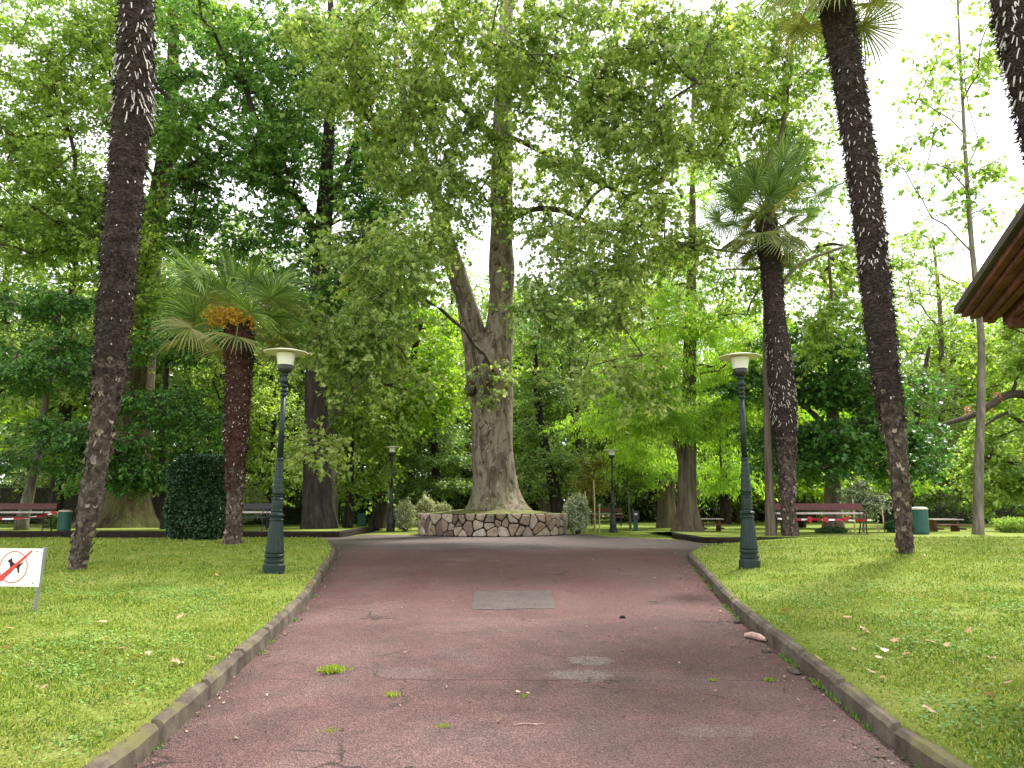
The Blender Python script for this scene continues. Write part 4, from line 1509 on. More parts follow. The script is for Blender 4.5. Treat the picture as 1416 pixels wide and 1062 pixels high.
protos = [
    (bg_tree('background_tree', 'tall mid green deciduous tree far back in the park', 19, 11, M['bg_leaf'], M['dark_bark'], 101, 72), 0),
    (bg_tree('background_tree', 'dark green dense tree far back in the park', 16, 9, M['bg_dark'], M['dark_bark'], 102, 66), 1),
    (bg_tree('background_tree', 'light yellow green young tree far back in the park', 12, 8, M['bright_leaf'], M['brown_bark'], 103, 50, leaf=.26), 2),
    (bg_tree('background_shrub_tree', 'low spreading dark shrub tree at the far end of the park', 6, 6.5, M['bg_dark'], M['dark_bark'], 104, 34, leaf=.2, z0=.05), 3),
]
spots = []
rr = random.Random(8)
for k in range(15):           # far ring
    X = -46 + k * 6.6 + rr.uniform(-2, 2)
    spots.append((X, 62 + rr.uniform(0, 10) + abs(X) * .08, rr.choice([0, 0, 1, 2]), rr.uniform(.9, 1.2)))
for k in range(12):
    X = -34 + k * 6.0 + rr.uniform(-2, 2)
    spots.append((X, 50 + rr.uniform(0, 6), rr.choice([1, 2, 2, 0]), rr.uniform(.75, 1.0)))
for k in range(13):
    X = -30 + k * 5.4 + rr.uniform(-1.5, 1.5)
    spots.append((X, 46 + rr.uniform(0, 6), 3, rr.uniform(.65, 1.0)))
for (X, Y, kd, s) in ((-20, 34, 0, .85), (-26, 38, 0, .9), (-15, 40, 0, .9), (-10, 42, 1, .9), (-6, 46, 0, .8), (-30, 28, 0, .8), (-18, 46, 0, 1.0), (-3, 50, 2, .9), (13, 44, 2, .8), (21, 52, 2, .7), (-23, 44, 2, 1.25), (-13, 52, 2, 1.3), (2, 48, 2, 1.2), (8, 52, 0, .9), (-1, 58, 0, 1.0), (16, 47, 2, 1.1), (27, 46, 2, 1.1), (32, 52, 0, .9), (-38, 36, 0, 1.0), (5, 62, 0, 1.1), (-8, 60, 0, 1.15)):
    spots.append((X, Y, kd, s))
seen = set()
for (X, Y, kd, s) in spots:
    src = protos[kd][0]
    o = src if kd not in seen else copy_tree(src)
    seen.add(kd)
    o.location = (X, Y, -.02)
    o.rotation_euler = (0, 0, rr.uniform(0, 6.28))
    o.scale = (s, s, s * rr.uniform(.95, 1.1))


# ------------------------------------------------------------------ palms
def frond_mesh(seed, old=False):
    rnd = random.Random(seed)
    mb = MB()
    Lp = rnd.uniform(.62, 1.05)
    pts = [Vector((Lp * t, 0, .05 * math.sin(t * PI) - (.05 * t * t))) for t in (0, .25, .5, .75, 1)]
    mb.tube(pts, [.022, .014, .012, .011, .010], 5, 0)
    hub = pts[-1]
    n = 38
    Rf = rnd.uniform(.62, .78)
    for i in range(n):
        a = -2.35 + 4.7 * (i + .5) / n + rnd.uniform(-.02, .02)
        ca, sa = math.cos(a), math.sin(a)
        L = Rf * (1 - .28 * (abs(a) / 2.35) ** 1.5) * rnd.uniform(.93, 1.05)
        d = Vector((ca, sa, .0))
        side = Vector((-sa, ca, 0))
        cup = -.34 * (abs(a) / 2.35) ** 2 + .16
        droop = rnd.uniform(.10, .30) + (.2 if old else 0)
        secs = [0, .3, .62, .84, 1.0]
        half = [.003, L * .3 * 4.7 / n * .46, .0125, .008, .001]
        vs = []
        for t, h in zip(secs, half):
            c = hub + d * (L * t)
            c.z += cup * t * L - droop * L * max(0, t - .5) ** 1.5 * 2
            fold = h * .75
            vs += [c - side * h + Vector((0, 0, fold * (1 if i % 2 else 1))), c, c + side * h + Vector((0, 0, fold))]
        fs = []
        for k in range(4):
            b = k * 3
            fs += [(b, b + 1, b + 4, b + 3), (b + 1, b + 2, b + 5, b + 4)]
        mb.add(vs, fs, 1)
    me = mesh_np('frond', mb.v, [len(f) for f in mb.f], [i for f in mb.f for i in f], [M['palm_old'] if old else M['palm_leaf'], M['palm_old'] if old else M['palm_leaf']], mb.m)
    return me


FR = [frond_mesh(s) for s in (1, 2, 3)]
FO = [frond_mesh(s, True) for s in (4, 5)]


def palm(label, line, nf, scale, seed, red=False, foot=.3, stub_zones=(), nstub=300, flower=False, emin=-55, emax=85, fan=True):
    rnd = random.Random(seed)
    ln = resample([(P(px, py, Y), r) for (px, py, Y, r) in line], .12)
    base = ln[0][0].copy()
    base.z = ztop(base.x, base.y)
    root = thing('palm_tree', label, 'palm tree', base)
    z0, z1 = base.z, ln[-1][0].z
    fz = z0 + (z1 - z0) * foot

    def fn(i, th, p):
        low = p.z < fz
        if low:
            f = 1 + .20 * noise.noise(Vector((math.cos(th) * 1.6 + seed, math.sin(th) * 1.6, p.z * 2.6))) + .16 * noise.noise(Vector((math.cos(th) * 3.2 + seed, math.sin(th) * 3.2, p.z * 7)))
        else:
            f = 1 + .09 * noise.noise(Vector((math.cos(th) * 1.5 + seed, math.sin(th) * 1.5, p.z * 2))) + .06 * math.sin(p.z * 23 + 1.2 * math.sin(th + p.z)) + .07 * noise.noise(Vector((math.cos(th) * 2 + seed, math.sin(th) * 2, p.z * 12)))
        return f
    mbt = MB()
    full = [(Vector((ln[0][0].x, ln[0][0].y, base.z - .2)), ln[0][1])] + ln
    # denser rows for the fibre wraps
    pts, rs = [], []
    for (a, ra), (b, rb) in zip(full[:-1], full[1:]):
        m = max(1, int((b - a).length / .045))
        for k in range(m):
            pts.append(a.lerp(b, k / m))
            rs.append(ra + (rb - ra) * k / m)
    pts.append(full[-1][0])
    rs.append(full[-1][1])
    mbt.tube(pts, rs, 22, 0, fn=fn)
    nz_ = len(pts)
    # foot uses the paler weathered material
    cnt = 0
    for i in range(nz_ - 1):
        mi = 1 if pts[i].z < fz + .15 * math.sin(i) else 0
        for k in range(22):
            mbt.m[i * 22 + k] = mi
    t = mbt.build('trunk', [M['palm_red'] if red else M['palm_bark'], M['palm_foot']], root, True, base)

    # fibres and cut leaf stubs
    def surf(zt, th, out=0.0):
        i = min(len(ln) - 2, max(0, int(zt * (len(ln) - 1))))
        f = zt * (len(ln) - 1) - i
        p = ln[i][0].lerp(ln[i + 1][0], f)
        r = ln[i][1] + (ln[i + 1][1] - ln[i][1]) * f
        return p + Vector((math.cos(th), math.sin(th), 0)) * (r * (1.0) + out), r
    rg = np.random.default_rng(seed)
    H = z1 - z0
    nfib = int(H * 520)
    a_, ax_, n_, s_2 = [], [], [], []
    for k in range(nfib):
        zt = foot * .8 + rnd.random() * (1 - foot * .8)
        th = rnd.uniform(0, 2 * PI)
        p, r = surf(zt, th, -.01)
        out = Vector((math.cos(th), math.sin(th), 0))
        tan = Vector((-math.sin(th), math.cos(th), 0))
        d = out * rnd.uniform(.25, .9) + Vector((0, 0, -rnd.uniform(-.1, 1))) + tan * rnd.uniform(-.8, .8)
        a_.append(p)
        ax_.append(d)
        n_.append(out)
        s_2.append(rnd.uniform(.05, .13))
    v1, s1, i1 = leaves_geo(np.array(a_), np.array(ax_), np.array(n_) + rg.normal(size=(nfib, 3)) * .3, np.array(s_2), T_NARROW)
    nb = int(H * foot * 170)
    a_, ax_, n_, s_2 = [], [], [], []
    for k in range(nb):
        zt = foot * 1.05 * rnd.random()
        th = rnd.uniform(0, 2 * PI)
        p, r = surf(zt, th, -.012)
        out = Vector((math.cos(th), math.sin(th), 0))
        tan = Vector((-math.sin(th), math.cos(th), 0))
        sg_ = 1 if rnd.random() < .6 else -1
        a_.append(p - Vector((0, 0, .05 * sg_)) + tan * rnd.uniform(-.03, .03))
        ax_.append(out * rnd.uniform(.05, .38) + Vector((0, 0, sg_)) + tan * rnd.uniform(-.7, .7))
        n_.append(out + tan * rnd.uniform(-.5, .5))
        s_2.append(rnd.uniform(.05, .14))
    a_, ax_, n_, s_2 = (np.array(q) for q in (a_, ax_, n_, s_2))
    h_ = nb // 2
    v3, s3, i3 = leaves_geo(a_[:h_], ax_[:h_], n_[:h_], s_2[:h_], T_BOOT)
    v4, s4, i4 = leaves_geo(a_[h_:], ax_[h_:], n_[h_:], s_2[h_:] * 1.2, T_NARROW)
    V_, S_, I_, Mi_ = join_geo([(v1, s1, i1, 0), (v3, s3, i3, 1), (v4, s4, i4, 1)])
    link('fibre', mesh_np('fibre', V_ - np.array(base)[None], S_, I_, [M['fibre_red'] if red else M['fibre'], M['boot']], Mi_), root)
    ms = MB()
    for k in range(nstub):
        if stub_zones and rnd.random() < .62:
            zo = rnd.choice(stub_zones)
            zt = rnd.uniform(zo[0], zo[1])
            L = rnd.uniform(.06, zo[2])
        else:
            zt = foot + rnd.random() * (1 - foot)
            L = rnd.uniform(.02, .05)
        th = rnd.uniform(0, 2 * PI)
        p, r = surf(zt, th, .005)
        out = Vector((math.cos(th), math.sin(th), 0))
        tan = Vector((-math.sin(th), math.cos(th), 0))
        d = (out * rnd.uniform(.25, .55) + Vector((0, 0, -1)) + tan * rnd.uniform(-.35, .35)).normalized()
        wd = rnd.uniform(.005, .011)
        vs = [p - tan * wd, p + tan * wd, p + d * L + tan * wd * .7, p + d * L - tan * wd * .7]
        off = out * .009
        vs = [q for q in vs] + [q + off for q in vs]
        ms.add([q - base for q in vs], [(0, 3, 2, 1), (4, 5, 6, 7), (0, 1, 5, 4), (1, 2, 6, 5), (2, 3, 7, 6), (3, 0, 4, 7)])
    tag(ms.build('leaf_base', M['stub'], root), kind='stuff')
    top = ln[-1][0]
    for k in range(nf):
        az = k * 2.39996 + rnd.uniform(-.3, .3)
        u = (k + .5) / nf
        el = R(emin + (emax - emin) * (u ** .8)) + rnd.uniform(-.12, .12)
        old = el < R(-18) or rnd.random() < .12
        me = rnd.choice(FO if old else FR)
        o = link('frond', me, root)
        o.location = top - base + Vector((0, 0, -.25 + .45 * u)) + Vector((math.cos(az), math.sin(az), 0)) * .08
        s = scale * rnd.uniform(.85, 1.1) * (.75 if u > .93 else 1)
        o.scale = (s, s, s)
        roll = rnd.uniform(-.8, .8)
        o.rotation_euler = (Matrix.Rotation(az, 4, 'Z') @ Matrix.Rotation(-el, 4, 'Y') @ Matrix.Rotation(roll, 4, 'X')).to_euler()
    if flower:
        pos, ax = [], []
        mbf = MB()
        for cidx, (az, L) in enumerate(((-2.0, .75), (-1.3, .65), (-.6, .6), (-2.7, .5))):
            dd = Vector((math.cos(az), math.sin(az), .15))
            st = top - base + Vector((0, 0, -.1))
            tip = st + dd * L + Vector((0, 0, -.15))
            mbf.tube([st, st.lerp(tip, .5) + Vector((0, 0, .1)), tip], [.02, .015, .008], 5, 1)
            for j in range(210):
                q = st.lerp(tip, rnd.uniform(.35, 1.05)) + Vector((rnd.gauss(0, .13), rnd.gauss(0, .11), rnd.gauss(-.03, .10)))
                pos.append(q)
                ax.append((rnd.gauss(0, 1), rnd.gauss(0, 1), rnd.gauss(-.5, 1)))
        v2, s2, i2 = leaves_geo(np.array(pos), np.array(ax), rg.normal(size=(len(pos), 3)), np.full(len(pos), .085), T_KITE)
        link('flower_cluster', mesh_np('flower_cluster', v2, s2, i2, [M['yellow_flower']]), root)
        mbf.build('flower_stalk', [M['palm_old'], M['palm_old']], root)
    return root


palm('tall thick palm trunk leaning right in the left foreground beside the dog sign',
     [(107, 788, 11.4, .12), (115, 745, 11.4, .13), (124, 700, 11.4, .145), (134, 640, 11.4, .145), (144, 570, 11.35, .165), (151, 520, 11.35, .215), (158, 440, 11.3, .225), (166, 340, 11.25, .25), (175, 240, 11.2, .255), (182, 170, 11.15, .265), (187, 90, 11.1, .255), (189, 0, 11, .24), (194, -200, 10.9, .23), (200, -420, 10.8, .22)],
     34, 1.15, 51, foot=.21, stub_zones=((.55, .66, .12), (.47, .56, .22), (.62, .74, .10)), nstub=620)
palm('short palm with reddish fibrous trunk and orange yellow flowers behind the near left lamp',
     [(322, 756, 17.2, .21), (323, 740, 17.2, .17), (324, 700, 17.2, .165), (325, 650, 17.2, .19), (327, 600, 17.2, .24), (329, 540, 17.2, .27), (331, 490, 17.2, .30), (331, 455, 17.2, .31), (330, 432, 17.2, .25)],
     42, 1.17, 52, red=True, foot=.3, nstub=200, flower=True, emin=-38, emax=56)
palm('short palm with swollen white flecked dark trunk beside the slim ash on the right',
     [(1093, 739, 21.3, .22), (1091, 715, 21.3, .19), (1089, 670, 21.3, .21), (1087, 620, 21.3, .27), (1083, 560, 21.3, .35), (1078, 500, 21.3, .33), (1072, 440, 21.3, .28), (1067, 380, 21.3, .28), (1062, 330, 21.3, .32), (1060, 305, 21.3, .30), (1060, 292, 21.3, .2)],
     54, 1.22, 53, foot=.27, stub_zones=((.38, .62, .12), (.32, .45, .12)), nstub=420, emin=-68, emax=74)
palm('tall dark palm curving left over the right lawn beside the green bin',
     [(1254, 780, 12.6, .11), (1252, 755, 12.6, .12), (1247, 700, 12.6, .125), (1242, 640, 12.6, .14), (1234, 580, 12.6, .17), (1225, 520, 12.6, .21), (1215, 430, 12.6, .225), (1206, 350, 12.6, .235), (1196, 260, 12.6, .25), (1184, 180, 12.6, .25), (1170, 90, 12.6, .26), (1157, 10, 12.6, .27), (1148, -50, 12.6, .25)],
     42, 1.1, 54, foot=.24, stub_zones=((.45, .6, .09), (.6, .8, .09)), nstub=380, emin=-62)
palm('palm whose bristly trunk crosses the top right corner above the wooden roof',
     [(1560, 800, 8.6, .13), (1530, 640, 8.6, .15), (1490, 420, 8.6, .18), (1455, 250, 8.6, .20), (1432, 150, 8.6, .21), (1412, 60, 8.6, .22), (1398, -20, 8.6, .22), (1380, -200, 8.6, .21), (1370, -380, 8.6, .2)],
     26, 1.1, 55, foot=.2, stub_zones=((.5, .72, .16),), nstub=460)


# ------------------------------------------------------------------ street lamps
def lamp_proto(loc, label, black=False):
    g = M['lamp_black'] if black else M['lamp_green']
    root = thing('street_lamp', label, 'street lamp', loc, 'park street lamps')
    b = MB()
    b.lathe([(.165, -.15), (.165, .13), (.150, .145)], 8)
    b.lathe([(.14, .145), (.135, .16), (.145, .175), (.145, .20), (.125, .215), (.125, .235), (.142, .25), (.142, .275), (.125, .29), (.135, .31), (.135, .33)], 28)
    b.build('plinth', g, root, False)
    c = MB()
    fl = lambda th, z: 1 - .07 * (.5 + .5 * math.cos(th * 14)) ** 2
    c.lathe([(.13, .33), (.126, .38), (.116, .50), (.104, .62), (.093, .74), (.090, .76)], 84, fn=fl)
    c.lathe([(.10, .76), (.105, .775), (.085, .80), (.088, .82), (.112, .835), (.112, .85), (.08, .865), (.07, .885), (.082, .90), (.082, .912), (.075, .92)], 28)
    c.lathe([(.079, .92), (.083, .98), (.083, 1.04), (.076, 1.06)], 56, fn=lambda th, z: 1 - .04 * (.5 + .5 * math.cos(th * 14)))
    c.lathe([(.085, 1.06), (.088, 1.075), (.07, 1.09), (.062, 1.105), (.08, 1.115), (.08, 1.13)], 28)
    c.build('pedestal', g, root, False)
    d = MB()
    prof = [(.078, 1.13), (.079, 1.17)] + [(.078 - .030 * t, 1.17 + .46 * t) for t in [k / 22 for k in range(1, 23)]]
    d.lathe(prof, 64, fn=lambda th, z: 1 + .075 * math.sin(th * 6 + z * 40) * math.sin(th * 6 - z * 40) if 1.18 < z < 1.62 else 1)
    d.lathe([(.048, 1.63), (.055, 1.64), (.055, 1.665), (.047, 1.675)], 24)
    d.build('ornate_sleeve', g, root, True)
    e = MB()
    e.lathe([(.045, 1.675), (.036, 2.60)], 20)
    e.build('pole', g, root, True)
    h = MB()
    for z in (2.60, 2.665, 2.73):
        h.lathe([(.038, z), (.05, z + .008), (.05, z + .028), (.038, z + .036), (.035, z + .066)], 22)
    h.lathe([(.036, 2.79), (.055, 2.81), (.062, 2.835), (.045, 2.86), (.038, 2.90), (.06, 2.915), (.06, 2.93), (.04, 2.945)], 22)
    h.build('collar', g, root, True)
    q = MB()
    q.lathe([(.05, 2.94), (.085, 2.965), (.108, 2.99), (.112, 3.06), (.104, 3.068)], 28)
    q.build('lamp_cup', M['lamp_black'], root, True)
    s = MB()
    prof = [(.100, 3.065)]
    for k in range(10):
        z = 3.07 + k * .018
        r = .112 + .0029 * k
        prof += [(r, z), (r + .004, z + .009), (r, z + .0175)]
    s.lathe(prof, 32)
    s.build('lamp_glass', M['opal'], root, True)
    t = MB()
    t.lathe([(.13, 3.262), (.28, 3.262), (.325, 3.250), (.328, 3.260), (.24, 3.282), (.08, 3.292), (.03, 3.296), (.02, 3.31), (.006, 3.312)], 48)
    t.build('lamp_shade', M['ivory'], root, True)
    return root


pA = on_top(378, 794)
lampA = lamp_proto(pA, 'green cast iron lamp with cream disc shade on the left front lawn')
pB = on_top(1037, 787)
lampB = copy_tree(lampA)
lampB.location = pB
lampB['label'] = 'green cast iron lamp with disc shade on the right front lawn'
lampC = lamp_proto((P(540, 731, 30.2).x, 30.2, -.02), 'distant dark lamp in front of the leaning trunk left of the planter', True)
lampD = copy_tree(lampC)
lampD.location = (P(848, 731, 29).x, 29, -.02)
lampD['label'] = 'distant dark lamp between the staked trees right of the planter'
for o, px, py0, py1 in ((lampA, 378, 794, 484), (lampB, 1037, 787, 490), (lampC, 0, 731, 613), (lampD, 0, 731, 616)):
    dist = o.location.y
    want = (P(700, py1, dist).z - P(700, py0, dist).z)
    s = want / 3.30
    o.scale = (s, s, s)
    print('lamp', tuple(round(q, 2) for q in o.location), 'scale', round(s, 3))

lampA.rotation_euler = (0, R(.6), 0)


# ------------------------------------------------------------------ benches
def bench(label, x0, x1, Y, z, red=True, rz=0, tape=None, paint=None):
    W = x1 - x0
    cx = (x0 + x1) / 2
    root = thing('park_bench', label, 'bench', (cx, Y, z), None, rz)
    wood = M[paint or 'bench_red']
    mb = MB()
    for k in range(4):
        mb.box((0, -.20 + k * .105, .44 + .004 * k), (W, .09, .035))
    mb.build('seat', M['bench_pale'] if paint == 'bench_pale' else wood, root)
    mb = MB()
    mb.box((0, .25, .79), (W, .03, .19), rot=Matrix.Rotation(R(-10), 3, 'X'))
    mb.build('backrest', wood, root)
    mb = MB()
    mb.box((0, .215, .60), (W, .03, .06), rot=Matrix.Rotation(R(-10), 3, 'X'))
    mb.build('back_rail', M['bench_pale'], root)
    for sx in (-1, 1):
        mb = MB()
        x = sx * (W / 2 - .12)
        mb.tube([(x, -.24, -.02), (x, -.19, .2), (x, -.22, .42)], .022, 6)
        mb.tube([(x, .30, -.02), (x, .17, .25), (x, .18, .45), (x, .24, .68), (x, .29, .93)], .022, 6)
        mb.tube([(x, -.22, .415), (x, 0, .41), (x, .18, .42)], .018, 6)
        mb.tube([(x, -.22, .42), (x, -.26, .56), (x, -.20, .64), (x, .0, .66), (x, .22, .64)], .016, 6)
        mb.build('bench_frame', M['iron'], root)
    return root


def tape(label, pts, red_first=True, wdt=.05, knots=()):
    mb = MB()
    seg = []
    for (a, b, sag) in pts:
        a, b = Vector(a), Vector(b)
        n = max(2, int((b - a).length / .11))
        for k in range(n + 1):
            t = k / n
            q = a.lerp(b, t)
            q.z -= sag * math.sin(t * PI)
            seg.append(q)
    vs, fs = [], []
    for i, q in enumerate(seg):
        tw = .5 * math.sin(i * .5)
        u = Vector((0, math.sin(tw), math.cos(tw))) * wdt / 2
        vs += [q - u, q + u, q - u + Vector((0, .003, 0)), q + u + Vector((0, .003, 0))]
    for i in range(len(seg) - 1):
        b = i * 4
        mb.add([vs[j] for j in range(b, b + 8)], [(0, 4, 5, 1), (2, 3, 7, 6)], (i // 3) % 2)
    for kx in knots:
        k0 = Vector(kx)
        for j in range(6):
            mb.box(k0 + Vector((random.uniform(-.05, .05), random.uniform(-.02, .02), random.uniform(-.05, .05))), (.09, .012, .07), 1, Matrix.Rotation(random.uniform(0, 3), 3, 'Y'))
    o = mb.build('barrier_tape', [M['tape_white'], M['tape_red']])
    return tag(o, label, 'barrier tape')


YB = 22.6
xb0, xb1 = P(1072, 738, YB).x, P(1200, 738, YB).x
bench('dark red slatted bench with iron legs behind the short palm on the right', xb0, xb1, YB, .145)
tape('red and white tape tied along the red bench on the right', [((xb0, YB - .28, .60), (xb0 + .9, YB - .28, .58), .02), ((xb0 + .9, YB - .28, .58), (xb0 + 1.75, YB - .28, .57), .01), ((xb0 + 1.75, YB - .28, .57), (xb1, YB - .28, .56), .02)], knots=[(xb0 + .9, YB - .3, .57), (xb0 + 1.35, YB - .3, .57), (xb0 + 1.95, YB - .3, .56)])
YB2 = 25
bench('dark red bench cut by the left edge of the view behind the dog sign', P(-45, 725, YB2).x, P(70, 725, YB2).x, YB2, .155)
xt0, xt1 = P(-45, 725, YB2).x, P(82, 725, YB2).x
tape('red and white tape sagging between the left edge bench and the bin', [((xt0, YB2 - .35, .62), (xt0 + 1.2, YB2 - .35, .55), .04), ((xt0 + 1.2, YB2 - .35, .55), (xt1 - .1, YB2 - .1, .74), .06)], knots=[(xt1 - .15, YB2 - .1, .73)])
YB3 = 25.2
bench('nearly black bench standing between the short palm trunk and the near left lamp', P(322, 725, YB3).x, P(371, 725, YB3).x, YB3, .155, paint='iron')
bench('reddish bench far away left of the planter beside the leaning trunk', P(541, 725, 37).x, P(590, 725, 37).x, 37, -.02, paint='bench_brown')
bench('small reddish bench far behind the stakes and the far right lamp', P(815, 725, 38).x, P(862, 725, 38).x, 38, -.02, paint='bench_brown')


def picnic(label, px0, px1, Y, z):
    x0, x1 = P(px0, 725, Y).x, P(px1, 725, Y).x
    W = x1 - x0
    root = thing('picnic_bench', label, 'picnic bench', ((x0 + x1) / 2, Y, z))
    mb = MB()
    for k in range(5):
        mb.box((0, -.3 + k * .15, .47), (W, .135, .04))
    mb.build('tabletop', M['bench_pale'], root)
    mb = MB()
    mb.box((0, -.65, .28), (W, .25, .04))
    mb.build('seat', M['bench_brown'], root)
    for s in (-1, 1):
        mb = MB()
        mb.box((s * W * .36, 0, .225), (.09, .5, .45), taper=.8)
        mb.box((s * W * .36, -.4, .12), (.08, .6, .06))
        mb.build('leg', M['bench_brown'], root)


picnic('low pale wooden picnic bench right of the swamp cypress trunk', 966, 998, 31, -.02)
picnic('low brown picnic bench on the lawn between the green bin and thin tree', 1284, 1326, 30, -.02)


# ------------------------------------------------------------------ bins
def bin_(label, px, Y, z, r, h, lid='bin_lid'):
    root = thing('litter_bin', label, 'litter bin', (P(px, 725, Y).x, Y, z))
    mb = MB()
    mb.lathe([(r * .93, -.02), (r * .95, .03), (r, .06), (r, h * .86), (r * 1.03, h * .87), (r * 1.03, h * .9)], 48, fn=lambda th, z_: 1 - .015 * (1 if math.sin(th * 12) > 0 else 0))
    mb.build('body', M['bin_green'], root)
    mb = MB()
    mb.lathe([(r * 1.05, h * .9), (r * 1.06, h * .93), (r * .9, h * .975), (r * .5, h), (.01, h)], 32)
    mb.build('lid', M[lid], root, True)
    return root


bin_('large round green litter bin with cream lid behind the tall right palm', 1272, 22.5, .15, .235, .78)
bin_('round green litter bin with pale lid left of the tall left palm', 89, 25.2, .155, .2, .68)
bin_('small dark green litter bin far away left of the leaning trunk', 500, 38, -.02, .22, .62, 'bin_green')
root = thing('dog_waste_bin', 'slim dark green bin on a post right of the far right lamp', 'litter bin', (P(879, 725, 31).x, 31, -.02))
mb = MB()
mb.box((0, 0, .23), (.16, .12, .5))
mb.build('post', M['bin_green'], root)
mb = MB()
mb.box((0, -.01, .62), (.25, .2, .34))
mb.box((0, -.115, .66), (.12, .01, .06), 1)
mb.build('body', [M['lamp_black'], M['sign_white']], root)


# ------------------------------------------------------------------ stakes
def stake(px, py0, py1, Y, label, lean=0.0):
    a = P(px, py0, Y)
    b = P(px + lean, py1, Y)
    zb = ztop(a.x, Y)
    mb = MB()
    h = b.z - zb
    mb.tube([(0, 0, -.1), ((b.x - a.x) * .5, .0, h * .5), (b.x - a.x, 0, h)], [.026, .025, .022], 7)
    mb.tube([(b.x - a.x, 0, h), (b.x - a.x, 0, h + .01)], [.022, .012], 7)
    o = mb.build('tree_stake', M['stake'])
    o.location = (a.x, Y, zb)
    tag(o, label, 'stake', 'wooden stakes supporting young trees')


stake(811, 733, 680, 28.8, 'pale stake against the cream speckled bush right of the planter', -2)
stake(823, 733, 664, 28.9, 'tallest pale stake beside the golden small tree', -2)
stake(829, 733, 697, 28.7, 'short yellow stake immediately left of the far right lamp')
stake(1170, 740, 694, 23.4, 'stake crossing behind the middle of the red right bench', -8)
stake(1183, 740, 690, 23.6, 'stake nearest the right end of the red bench', -4)
stake(1216, 738, 722, 24.4, 'short yellow stake right of the red bench', -3)
stake(1224, 738, 700, 24.2, 'thin stake between the red bench and the tall palm', -5)


# ------------------------------------------------------------------ dog sign
def dog_sign():
    Y = 7.75
    bp = on_top(46, 848)
    Y = bp.y
    top = P(63, 757, Y)
    root = thing('dog_sign', 'white no dogs sign on leaning grey post at the left edge of the lawn', 'sign', bp)
    H = top.z - bp.z
    lean = top.x - bp.x
    mb = MB()
    mb.tube([(0, 0, -.12), (lean, 0, H)], [.022, .022], 4)
    mb.build('post', M['metal'], root)
    mb = MB()
    mb.tube([(-.66, .09, -.12), (-.66 + lean, .09, H)], [.022, .022], 4)
    mb.build('post', M['metal'], root)
    # board plane: local frame at the post, running to the left and away
    ex = Vector((-.98, .14, 0)).normalized()          # towards the left
    ez = Vector((lean / H * .35, 0, 1)).normalized()
    ny = ex.cross(ez).normalized()
    if ny.y > 0:
        ny = -ny
    o0 = Vector((lean * .97, -.024, H * .985))          # top right corner
    Wb, Hb = .60, .375

    def at(u, v, d=0.0):        # u to the right from the left edge, v up from the bottom
        return o0 + ex * (Wb - u) - ez * (Hb - v) + ny * (d + .004)
    mb = MB()
    c = []
    for (u, v) in ((0, 0), (Wb, 0), (Wb, Hb), (0, Hb)):
        c.append(at(u, v, 0))
    mb.add(c + [q + ny * .012 for q in c], [(0, 1, 2, 3)[::-1], (4, 5, 6, 7), (0, 1, 5, 4), (1, 2, 6, 5), (2, 3, 7, 6), (3, 0, 4, 7)])
    mb.build('sign_board', M['sign_white'], root)
    cx, cy, ra = Wb * .50, Hb * .51, .158
    mb = MB()
    n = 48
    vs, fs = [], []
    for k in range(n):
        th = 2 * PI * k / n
        for r in (ra, ra - .008):
            vs.append(at(cx + r * math.cos(th), cy + r * math.sin(th), .0142))
    for k in range(n):
        k2 = (k + 1) % n
        fs.append((2 * k, 2 * k2, 2 * k2 + 1, 2 * k + 1))
    mb.add(vs, fs)
    a0, a1 = (cx - .135, cy - .125), (cx + .19, cy + .165)
    d = Vector((a1[0] - a0[0], a1[1] - a0[1])).normalized()
    nn = Vector((-d.y, d.x))
    w0, w1 = .028, .006
    mb.add([at(a0[0] + nn.x * w0, a0[1] + nn.y * w0, .0165), at(a0[0] - nn.x * w0, a0[1] - nn.y * w0, .0165), at(a1[0] - nn.x * w1, a1[1] - nn.y * w1, .0165), at(a1[0] + nn.x * w1, a1[1] + nn.y * w1, .0165)], [(0, 1, 2, 3)])
    mb.build('prohibition_symbol', M['sign_red'], root)
    mb = MB()
    dog = [(-.060, .055), (-.050, .068), (-.034, .072), (-.030, .084), (-.022, .072), (-.016, .050), (.005, .034), (.050, .028), (.072, .030), (.098, .046), (.088, .026), (.068, .012), (.062, -.004), (.064, -.030), (.066, -.052), (.052, -.052), (.048, -.028), (.036, -.006),
           (.010, -.004), (-.014, -.006), (-.016, -.030), (-.018, -.054), (-.032, -.054), (-.030, -.024), (-.034, .004), (-.040, .028), (-.046, .042), (-.062, .046)]
    vs = [at(cx + x * 1.1, cy + y * 1.1, .0150) for x, y in dog]
    mb.add(vs, [tuple(range(len(vs)))])
    mb.build('dog_symbol', M['sign_black'], root)
    mb = MB()
    for (u, v) in ((.035, Hb - .03), (Wb - .06, Hb - .03), (Wb - .06, .035), (.035, .035)):
        q = at(u, v, .012)
        mb.tube([q, q + ny * .006], [.008, .007], 8)
    mb.build('screw', M['metal'], root)


dog_sign()


